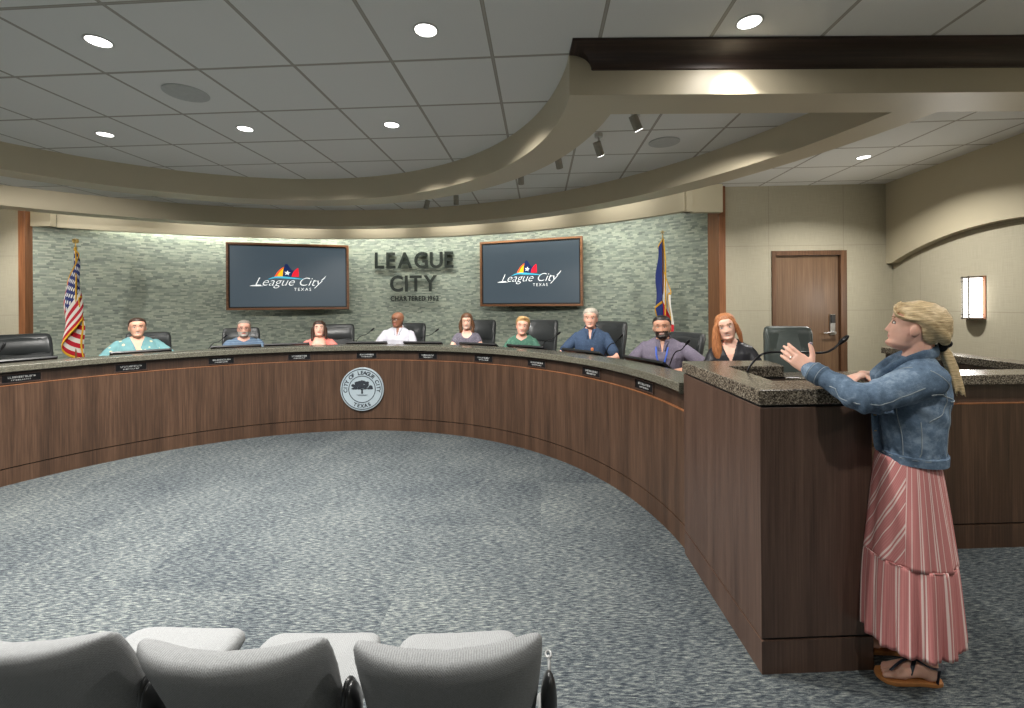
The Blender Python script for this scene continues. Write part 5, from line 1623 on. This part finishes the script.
# =================================================================== STANDING WOMAN
def P3(x, y, z): return Vector((x, y, z))
BC = Vector((1.675, 1.885))                       # body axis on the floor
FA = R_(180 - 30)                                  # facing direction of the torso
fd = Vector((math.cos(FA), math.sin(FA), 0)); ld = Vector((-fd.y, fd.x, 0))     # forward and her left... (fd rotated +90)
wm = thing('person', 'standing woman with blond ponytail, denim jacket and striped pink skirt, gesturing with one hand', 'person', (BC.x, BC.y, 0.0), 0)
def B(f, l, z): return Vector((BC.x, BC.y, 0)) + fd * f + ld * l + Vector((0, 0, z))
def bov(f, z, a, b, l=0.0, n=36, p=0.9):
    """ring across the body: a = half depth along facing, b = half width"""
    c = B(f, l, z); out = []
    for k in range(n):
        t = 2 * PI * k / n; cx, cy = math.cos(t), math.sin(t)
        q = c + fd * (a * abs(cx) ** p * (1 if cx > 0 else -1)) + ld * (b * abs(cy) ** p * (1 if cy > 0 else -1))
        out.append(tuple(q))
    return out
M['w_skin'] = skin_mat('woman_skin', srgb(230, 184, 164))
M['w_skin_r'] = M['w_skin']
# head frame: facing perpendicular to the line of sight, chin lifted a little
HFc = R_(180 - 44); hf = Vector((math.cos(HFc), math.sin(HFc), 0))
HP = 12
HC = Vector((1.655, 1.87, 1.385))
Hm = Matrix.Translation(HC) @ Matrix.Rotation(math.atan2(hf.y, hf.x) + PI / 2, 4, 'Z') @ Matrix.Rotation(R_(-HP), 4, 'X') @ Matrix.Scale(0.93, 4)
Hi = Hm.inverted()
# left (near) arm reaching over the podium, right hand on the granite
SL = Vector((1.615, 1.76, 1.285)); EL = Vector((1.405, 1.79, 1.208)); WL = Vector((1.318, 1.955, 1.288))
SRr = Vector((1.775, 2.03, 1.285)); ER = Vector((1.865, 2.21, 1.20)); WR = Vector((1.665, 2.13, 1.245))
parts = []
parts.append(loft([bov(0, .80, .06, .08), bov(0, .95, .075, .105), bov(.0, 1.08, .09, .125), bov(.0, 1.20, .095, .14), bov(-.01, 1.29, .075, .15), bov(-.012, 1.335, .055, .10), bov(-.005, 1.36, .046, .05)]))
nk = B(-.01, 0, 1.31)
parts.append(tube([nk, nk.lerp(Hm @ Vector((0, .028, .03)), .5), Hm @ Vector((0, .028, .03)), Hm @ Vector((0, .012, .09))], [.056, .048, .047, .055], 18))
hm_parts = head_mesh(0.97)
parts += [(xf(V, Hm), F) for V, F in hm_parts]
parts.append(tube([SL, SL.lerp(EL, .5), EL, EL.lerp(WL, .5), WL], [.046, .040, .036, .032, .023], 16))
parts.append(tube([SRr, SRr.lerp(ER, .5), ER, ER.lerp(WR, .5), WR], [.046, .040, .036, .032, .023], 16))
hdir = Vector((-.075, .095, .088)).normalized()
hl, (PL, tl) = hand_parts(WL + hdir * .012, hdir, Vector((-.35, -.75, .25)), Vector((.22, -.10, .97)), 0.92, 0.20, 0.10, 0.9)
parts += hl
hr, _ = hand_parts(WR, Vector((-.85, -.38, -.06)), Vector((0, 0, 1)), Vector((-.3, -.6, 0)), 0.9, 0.22)
parts += hr
# legs, ankles and feet
def foot(heel, toe, s):
    h = Vector(heel); t_ = Vector(toe); d = (t_ - h); L = d.length; d.normalize(); n = Vector((-d.y, d.x, 0))
    out = []
    rs = []
    for u, w_, hh, zc in ((-.00, .020, .022, .045), (.02, .030, .032, .050), (.06, .033, .036, .056), (.10, .036, .034, .056), (.14, .041, .026, .046), (.175, .043, .018, .038), (.195, .040, .013, .034)):
        c = h + d * (u * L / .235); c.z = 0
        rs.append([tuple(c + n * (w_ * math.cos(2 * PI * i / 20)) + Vector((0, 0, zc + hh * math.sin(2 * PI * i / 20)))) for i in range(20)])
    out.append(loft(rs))
    for j, (o, L2, r) in enumerate(((s * .027, .050, .0125), (s * .008, .046, .0088), (-s * .009, .040, .0083), (-s * .024, .032, .0078), (-s * .036, .024, .0072))):
        a = h + d * (.180 * L / .235) + n * o; a.z = .034
        b_ = a + d * L2; b_.z = .030
        out.append(tube([a - d * .02, a, a.lerp(b_, .6) + Vector((0, 0, .003)), b_], [r, r, r * 1.05, r * .85], 10))
    return out
FTL = ((1.765, 1.872, 0), (1.560, 1.905, 0)); FTR = ((1.79, 2.03, 0), (1.585, 2.075, 0))
for (h, t_), s, hip in ((FTL, 1, B(0, .055, .80)), (FTR, -1, B(0, -.055, .80))):
    an = Vector(h) + (Vector(t_) - Vector(h)).normalized() * .035; an.z = .085
    kn = hip.lerp(an, .5) + fd * .02
    parts.append(tube([hip, hip.lerp(kn, .5), kn, kn.lerp(an, .35), an, an - Vector((0, 0, .04))], [.062, .060, .052, .050, .034, .036], 16))
    parts += foot(h, t_, s if s == 1 else -1)
def wzone(c):
    c = Vector(c)
    if c.z > 1.33:
        q = Hi @ c
        if q.y < -.045:
            ax = abs(q.x)
            if ax < .024 - abs(q.z - .0555) * 1.2 and .0470 < q.z < .0640: return 1
            if .012 < ax < .046 and abs(q.z - (.140 + .004 * math.cos((ax - .03) * 60))) < .0032: return 2
    return 0
union('body', parts, [M['w_skin'], M['lips'], M['brow_l']], wm, 0.0038, None, 2, zone=wzone)
for s in (-1, 1):
    e = MB(); c = Vector((s * .0300, -.0705, .118))
    V, F = ellipsoid((0, 0, 0), (.0128, .0092, .0058), 18, 12); e.add(xf([(v[0] + c.x, v[1] + c.y, v[2] + c.z) for v in V], Hm), F, 0)
    V, F = ellipsoid((0, 0, 0), (.0056, .004, .0056), 14, 8); e.add(xf([(v[0] + c.x, v[1] + c.y - .0072, v[2] + c.z) for v in V], Hm), F, 1)
    e.build('eye', [M['eye_w'], M['iris']], wm, smooth=60)
    ls = MB(); ls.tube([Hm @ Vector((s * (.0165 + .027 * i / 8), -.079 + .010 * (i / 8) ** 2, .1225 + .0035 * math.sin(PI * i / 8))) for i in range(9)], .0013, 6)
    ls.build('eyelash', M['iris'], wm, smooth=60)
# finger nails and ring
nl = MB(); 
V, F = ellipsoid((0, 0, 0), (.007, .0055, .003), 10, 6)
def stuck(mb, pos, r):
    V, F = ellipsoid(tuple(pos), (r, r, r * .8), 10, 6); mb.add(V, F)
stuck(nl, tl + Vector((0.002, -.004, .005)), .0072)
nl.build('thumbnail', plain('pale_nail', srgb(150, 140, 150), 0.3), wm, smooth=60)
rgm = MB(); c = PL(.100, -.010, 0.0)
f1 = (PL(.14, -.012, -.008) - PL(.09, -.010, 0)).normalized(); u1 = f1.orthogonal().normalized(); v1 = f1.cross(u1)
rgm.tube([c + u1 * .0098 * math.cos(2 * PI * i / 18) + v1 * .0098 * math.sin(2 * PI * i / 18) for i in range(19)], .0014, 6, caps=False)
rgm.build('finger_ring', M['metal'], wm, smooth=60)

# ---- hair
M['w_hair'] = hair_mat('honey_blond_hair', srgb(150, 124, 86), srgb(228, 206, 164), sc=(9, 9, 75))
def wtf(x, f, z):
    h = interp(f, [(-.10, .035), (-.06, .035), (-.040, .055), (-.028, .085), (-.014, .142), (.03, .146), (.05, .160), (.07, .176), (.1, .178)])
    if z < h - .003: return 0
    back = smooth01((-.02 - f) / .06)
    t = .008 + .009 * back * smooth01((.20 - z) / .06) + .004 * math.sin(f * 160 + z * 60) * .35
    return t * smooth01((z - h) / .016 + .2)
hp = [head_shell(wtf, 0.97)]
def hs(pts, rad, k=6):
    S = spline([Vector(p) for p in pts], k); n = len(S)
    R = [tuple(float(np.interp(i / (n - 1), np.linspace(0, 1, len(rad)), [q[j] if isinstance(q, tuple) else q for q in rad])) for j in (0, 1)) for i in range(n)]
    return tube(S, R, 14)
for s in (-1, 1):       # swept sections from the brow back over the ear
    hp.append(hs([(s * .030, -.078, .184), (s * .058, -.050, .174), (s * .075, -.012, .162), (s * .073, .040, .140), (s * .040, .092, .095), (0, .108, .072)], [(.005, .012), (.008, .016), (.010, .020), (.014, .026), (.017, .026), (.012, .016)]))
    hp.append(hs([(s * .012, -.072, .200), (s * .046, -.045, .200), (s * .064, .02, .182), (s * .055, .070, .140), (s * .02, .102, .090)], [(.006, .012), (.009, .018), (.010, .022), (.013, .026), (.012, .016)]))
hp.append(hs([(0, .03, .195), (0, .075, .170), (0, .095, .12), (0, .102, .075)], [(.045, .024), (.055, .028), (.045, .026), (.020, .018)]))
# long fringe swept across the forehead to each side
for s in (-1, 1):
    hp.append(hs([(s * -.005, -.070, .210), (s * .030, -.084, .184), (s * .058, -.074, .156), (s * .072, -.040, .143), (s * .076, -.008, .143), (s * .076, .03, .140)], [(.004, .012), (.004, .018), (.0045, .019), (.005, .017), (.006, .015), (.006, .013)]))
hair = union('hair', hp, M['w_hair'], wm, 0.0042, Hm, 2)
TP = Vector((1.752, 1.825, 1.413))
sc_ = MB()
for i in range(10):
    a = 2 * PI * i / 10
    sc_.ell((0, 0, 0), (.018, .015, .014), 10, 8, M=Matrix.Translation(TP) @ Matrix.Rotation(R_(40), 4, (ld.x, ld.y, 0)) @ Matrix.Translation((.017 * math.cos(a), .017 * math.sin(a), .004 * math.sin(3 * a))))
sc_.build('scrunchie', cloth_mat('black_scrunchie', (0.012, 0.012, 0.014)), hair, smooth=70)
tail_pts = [TP, Vector((1.768, 1.825, 1.378)), Vector((1.786, 1.822, 1.325)), Vector((1.800, 1.822, 1.275)), Vector((1.812, 1.823, 1.232)), Vector((1.820, 1.824, 1.200))]
tp_ = []
rr = random.Random(5)
for j in range(9):
    o = Vector((rr.uniform(-.010, .010), rr.uniform(-.010, .010), rr.uniform(-.004, .004)))
    k_ = 1 - rr.uniform(0, .12)
    pts = [tail_pts[0] + o * .5] + [TP + (p - TP) * k_ + o * (1 + .25 * i) for i, p in enumerate(tail_pts[1:])]
    tp_.append(hs(pts, [.008, .010, .0095, .008, .006, .002]))
union('ponytail', tp_, M['w_hair'], wm, 0.0035, None, 1)
er = MB(); er.tube([Hm @ Vector((-.0745 - .002, -.004, .072)), Hm @ Vector((-.077, -.004, .058)), Hm @ Vector((-.077, -.003, .045))], [.0016, .0012, .002], 6)
er.build('earring', M['gold'], wm)

# ---- denim jacket
def denim():
    m, nt, b = new_mat('washed_blue_denim', 0.85, spec=0.2)
    t = NT(nt); v = t.uv(src='Object')
    a = t.noise(v, 9, 5, 0.65); c = t.noise(v, 40, 4, 0.7)
    f = t.math('ADD', t.math('MULTIPLY', a, 0.65), t.math('MULTIPLY', c, 0.35))
    col = t.ramp(f, [(0.34, srgb(56, 72, 92)), (0.5, srgb(90, 110, 132)), (0.64, srgb(138, 156, 174))])
    tw = t.n('ShaderNodeTexWave'); tw.inputs['Scale'].default_value = 260; tw.inputs['Distortion'].default_value = 1.0; tw.bands_direction = 'DIAGONAL'
    t.l(v, tw.inputs['Vector'])
    col = t.mix(t.math('MULTIPLY', tw.outputs[0], 0.14), col, srgb(150, 170, 188))
    t.l(col, b.inputs['Base Color'])
    t.bump(t.math('ADD', tw.outputs[0], t.math('MULTIPLY', c, 1.5)), b, 0.25, 0.002)
    return m
M['denim'] = denim()
M['denim_d'] = cloth_mat('dark_denim', srgb(46, 66, 90))
M['thread'] = plain('pale_stitching', srgb(150, 160, 166), 0.8)
jp = [loft([bov(.0, .940, .100, .132), bov(.0, .952, .108, .138), bov(.0, .99, .106, .138), bov(.0, 1.05, .108, .142), bov(.0, 1.14, .118, .152), bov(-.004, 1.22, .122, .162), bov(-.010, 1.285, .104, .170), bov(-.014, 1.325, .078, .140), bov(-.016, 1.350, .066, .098), bov(-.012, 1.368, .060, .070)])]
M1 = SL.lerp(EL, .5); M2 = EL.lerp(WL, .5); We = EL.lerp(WL, .90)
jp.append(tube(spline([SL + (SL - EL).normalized() * .012, M1 + Vector((0, 0, -.004)), EL, M2, We], 4), [.070, .070, .069, .067, .065, .064, .063, .062, .060, .057, .053, .050, .048, .046, .044, .043, .043], 20))
jp.append(tube(spline([SRr + (SRr - ER).normalized() * .012, SRr.lerp(ER, .5), ER, ER.lerp(WR, .18)], 4), [.068, .067, .066, .065, .064, .063, .062, .060, .058, .056, .053, .050, .048], 20))
fold_c = [(EL, 1.0), (ER, .8)]
def jdisp(c, n):
    d = 0.0032 * noise.noise(Vector((c.x * 16, c.y * 16, c.z * 10)))
    # bunching at the elbow: ridges across the sleeve
    for E_, k_ in fold_c:
        r = (c - E_).length
        if r < .17 and c.z > 1.02:
            ax = (WL - SL).normalized() if E_ is EL else (WR - SRr).normalized()
            s_ = (c - E_).dot(ax)
            d += k_ * 0.0042 * math.sin(s_ * 130 + 3 * noise.noise(c * 14)) * math.exp(-(r / .10) ** 2)
    # drag lines from the armpit
    r = (c - (SL + Vector((.03, .0, -.10)))).length
    if r < .2: d += 0.0045 * math.sin((c.z * 75 + c.x * 40) + 2 * noise.noise(c * 10)) * math.exp(-(r / .10) ** 2)
    if c.z < .99: d += 0.003 * math.sin(math.atan2(c.y - BC.y, c.x - BC.x) * 22)
    return d
jacket = union('denim_jacket', jp, [M['denim'], M['denim_d']], wm, 0.0050, None, 2, disp=jdisp)
bpy.context.view_layer.update()
jm = jacket.data; Wj = world_m(jacket)
bvh = BVHTree.FromPolygons([Wj @ v.co for v in jm.vertices], [tuple(p.vertices) for p in jm.polygons])
def seam(name, pts, r=.0016, mat=None, off=.0006, flat_=None, k=8, dashed=False):
    S = spline(pts, k); out = []
    for q in S:
        loc, nor, _, _ = bvh.find_nearest(q)
        out.append(loc + nor * off)
    mb = MB(); mb.tube(out, r, 6)
    return mb.build(name, mat or M['thread'], jacket, smooth=60)
# waistband, cuffs and collar as raised bands
def band(name, rings, mat):
    V, F = loft(rings)
    return MB().add(V, F).build(name, mat, jacket, smooth=50)
band('waistband', [bov(.0, .936, .102, .132), bov(.0, .938, .113, .143), bov(.0, .972, .114, .144), bov(.0, .975, .106, .136)], M['denim'])
for E_, W_, f_ in ((EL, WL, .80), (ER, WR, .10)):
    d = (W_ - E_).normalized(); a = E_.lerp(W_, f_)
    MB().tube([a, a + d * .004, a + d * .05, a + d * .054], [.043, .0465, .0455, .040], 22).build('cuff', M['denim'], jacket, smooth=50)
    for q in (.010, .044):
        mb = MB(); u_ = d.orthogonal().normalized(); v_ = d.cross(u_)
        mb.tube([a + d * q + u_ * .0468 * math.cos(2 * PI * i / 24) + v_ * .0468 * math.sin(2 * PI * i / 24) for i in range(25)], .0012, 6, caps=False)
        mb.build('cuff_stitching', M['thread'], jacket, smooth=60)
cl = MB()
cpts = [B(.085, s_ * l, z) for s_, l, z in ()]
for s_ in (-1, 1):
    S = spline([B(-.085, s_ * .01, 1.395), B(-.070, s_ * .045, 1.39), B(-.02, s_ * .072, 1.372), B(.045, s_ * .070, 1.335), B(.098, s_ * .050, 1.285), B(.120, s_ * .052, 1.250)], 6)
    cl.tube(S, [(.006, .024)] * (len(S) - 4) + [(.006, .021), (.005, .017), (.005, .012), (.004, .006)], 12)
cl.build('collar', M['denim'], jacket, smooth=60)
# stitching
seam('seam_line', [B(-.02, .19, 1.33), B(-.075, .165, 1.27), B(-.085, .14, 1.18), B(-.03, .165, 1.12)])      # armhole, near side
seam('seam_line', [B(-.11, .13, 1.20), B(-.118, .03, 1.205), B(-.118, -.06, 1.205)])                           # back yoke
seam('seam_line', [B(-.095, .10, 1.19), B(-.10, .085, 1.05), B(-.092, .075,   .98)])                            # back panel seam
seam('seam_line', [B(.0, .16, 1.12), B(-.005, .152, 1.03), B(-.002, .150,   .98)])                                # side seam
seam('seam_line', [B(.07, .12, 1.20), B(.055, .128, 1.06), B(.05, .125,   .98)])
seam('seam_line', [B(.03, .17, 1.335), B(.06, .13, 1.28), B(.08, .12, 1.22)])
seam('seam_line', [SL.lerp(EL, .25) + Vector((0, -.07, .0)), SL.lerp(EL, .6) + Vector((0, -.07, -.01)), EL + Vector((.01, -.07, -.01)), EL.lerp(WL, .4) + Vector((0, -.05, -.03)), EL.lerp(WL, .75) + Vector((0, -.05, -.02))])
seam('seam_line', [B(-.10, .11, 1.215), B(-.06, .17, 1.235), B(-.02, .19, 1.24)], r=.0022)
for z in (.945, .966):
    seam('seam_line', [B(.113 * math.cos(R_(a)), .143 * math.sin(R_(a)), z) for a in range(0, 361, 30)], r=.0011, off=.0045)
# front placket, open, with metal buttons, and a flap pocket
pk = MB()
S = spline([B(.118, .045, 1.24), B(.128, .055, 1.12), B(.122, .062, 1.0), B(.116, .065, .975)], 6)
pk.tube(S, [(.006, .016)] * len(S), 8); pk.build('placket', M['denim'], jacket, smooth=60)
for z in (1.20, 1.12, 1.05, .985):
    q = B(.126, .058, z); MB().cyl(q, q + (fd + ld * .4).normalized() * .010, .0075, 14).build('button', M['gold'], jacket, smooth=50)

# ---- skirt
def stripe_mat():
    m, nt, b = new_mat('pink_striped_cotton', 0.85, spec=0.2)
    t = NT(nt); tc = t.n('ShaderNodeTexCoord'); u, v, _ = t.sep(tc.outputs['UV'])
    fr = t.math('FRACT', t.math('DIVIDE', u, 0.082))
    def ln(c0, w_): return t.math('LESS_THAN', t.math('ABSOLUTE', t.math('SUBTRACT', fr, c0)), w_)
    l1 = t.math('MAXIMUM', ln(.20, .035), t.math('MAXIMUM', ln(.34, .035), ln(.72, .022)))
    thin = t.math('GREATER_THAN', t.math('SINE', t.math('MULTIPLY', u, 900)), 0.55)
    base = t.mix(t.math('MULTIPLY', thin, 0.28), srgb(186, 120, 118), srgb(210, 164, 160))
    col = t.mix(t.math('MULTIPLY', l1, 0.85), base, srgb(226, 208, 202))
    t.l(col, b.inputs['Base Color'])
    t.bump(t.noise(t.uv((400, 400, 1)), 1, 2), b, 0.15, 0.001)
    return m
M['skirt'] = stripe_mat()
SKC = Vector((1.656, 1.885, 0))
def skirt_sheet(z0, z1fn, a_fn, b_fn, fold_n, amp0, amp1, nz, name, parent, diag=True, lo_t=1.0, vents=()):
    n = 288; V = []; F = []; UV = []
    th0 = [2 * PI * i / n for i in range(n + 1)]
    def pt(t, q):
        z = z0 + (z1fn(t) - z0) * q
        amp = amp0 + (amp1 - amp0) * q
        w_ = amp * (math.sin(fold_n * t + 0.7 * math.sin(2 * t)) + 0.45 * math.sin(fold_n * 2.3 * t + 1.3 + q * 1.5))
        a = a_fn(q) + w_; b_ = b_fn(q) + w_
        c = B(0.0 + .01 * math.sin(3 * q), 0, 0)
        x = math.cos(t) ; y = math.sin(t)
        p = Vector((SKC.x, SKC.y, 0)) + fd * a * x + ld * b_ * y
        return Vector((p.x, p.y, z))
    for j in range(nz + 1):
        for i in range(n): V.append(pt(th0[i], j / nz))
    for j in range(nz):
        for i in range(n):
            F.append((j * n + i, j * n + (i + 1) % n, (j + 1) * n + (i + 1) % n, (j + 1) * n + i))
            uv = []
            R0 = .16
            gore = R_(8) < th0[i] < R_(74)
            for ii, jj in ((i, j), (i + 1, j), (i + 1, j + 1), (i, j + 1)):
                t = 2 * PI * ii / n; z = z0 + (z1fn(t % (2 * PI)) - z0) * jj / nz
                u = t * R0
                if diag: u = (u * .85 - (z) * .46) if gore else (u + .10 * z * math.sin(t - 1.6))
                uv.append((u, z))
            UV.append(tuple(uv))
    o = MB().add(V, F, 0, UV).build(name, M['skirt'], parent, smooth=180)
    s = o.modifiers.new('thick', 'SOLIDIFY'); s.thickness = .003
    return o
seamz = .54
lerp = lambda a, b_: (lambda q: a + (b_ - a) * q ** .8)
hip_line = None
skirt = skirt_sheet(.955, lambda t: seamz, lambda q: .098 + .048 * q ** .8, lambda q: .122 + .040 * q ** .8, 9, .000, .005, 26, 'skirt', wm)
def hem(t):
    # handkerchief hem: lowest at the front and side, lifted at the left and right of the picture
    c = math.cos(t - R_(62))
    return .245 - .045 * max(0, c) ** .7 - .02 * max(0, -c)
ruf = skirt_sheet(seamz + .006, hem, lambda q: .146 + .018 * q ** .6, lambda q: .160 + .016 * q ** .6, 15, .003, .010, 22, 'ruffle', skirt, diag=False)
rb = MB(); n = 96
rb.tube([Vector((SKC.x, SKC.y, seamz + .004)) + fd * .149 * math.cos(2 * PI * i / n) + ld * .164 * math.sin(2 * PI * i / n) for i in range(n + 1)], .003, 6, caps=False)
rb.build('ruffle_seam', M['skirt'], skirt, smooth=60)

# ---- sandals
M['cork'] = plain('tan_sandal_sole', srgb(176, 118, 66), 0.6)
M['strap'] = plain('navy_leather_strap', srgb(32, 38, 52), 0.5)
for (h, t_), s in ((FTL, 1), (FTR, -1)):
    h = Vector(h); t_ = Vector(t_); d = (t_ - h).normalized(); n_ = Vector((-d.y, d.x, 0))
    sol = MB(); out = []
    L = (t_ - h).length + .022
    outline = [(-.018, .0), (-.010, .022), (.02, .033), (.08, .033), (.14, .043), (.185, .048), (.215, .040), (.232, .020), (.236, .0)]
    pts = [h + d * (u * L / .236) + n_ * w_ for u, w_ in outline] + [h + d * (u * L / .236) - n_ * w_ for u, w_ in outline[::-1][1:-1]]
    sl = sol.prism([(p.x, p.y) for p in pts], 0.0, .018).build('sandal', M['cork'], wm, bevel=.004)
    def st(name, ps, w_=.010):
        P_ = spline(ps, 6); MB().tube(P_, [(w_, .0028)] * len(P_), 8).build(name, M['strap'], sl, smooth=60)
    U = lambda u, w_, z: h + d * (u * L / .236) + n_ * w_ + Vector((0, 0, z))
    st('toe_strap', [U(.195, s * .017, .035), U(.175, s * .015, .058), U(.13, .0, .080), U(.09, -.0, .093)], .006)
    st('side_strap', [U(.125, .036, .050), U(.10, .018, .088), U(.09, 0, .094), U(.10, -.018, .088), U(.125, -.036, .050)], .007)
    st('ankle_strap', [U(.09, 0, .094), U(.045, .036, .085), U(.0, .030, .082), U(-.018, 0, .082), U(.0, -.030, .082), U(.045, -.036, .085), U(.09, 0, .094)], .0065)
    for sg in (-1, 1): st('heel_strap', [U(.02, sg * .031, .020), U(.018, sg * .034, .05), U(.012, sg * .033, .082)], .006)
    bk = U(.02, -.037, .084) if s > 0 else U(.02, .037, .084)
    MB().ell(tuple(bk), (.007, .004, .008), 10, 8).build('buckle', M['metal'], sl, smooth=60)
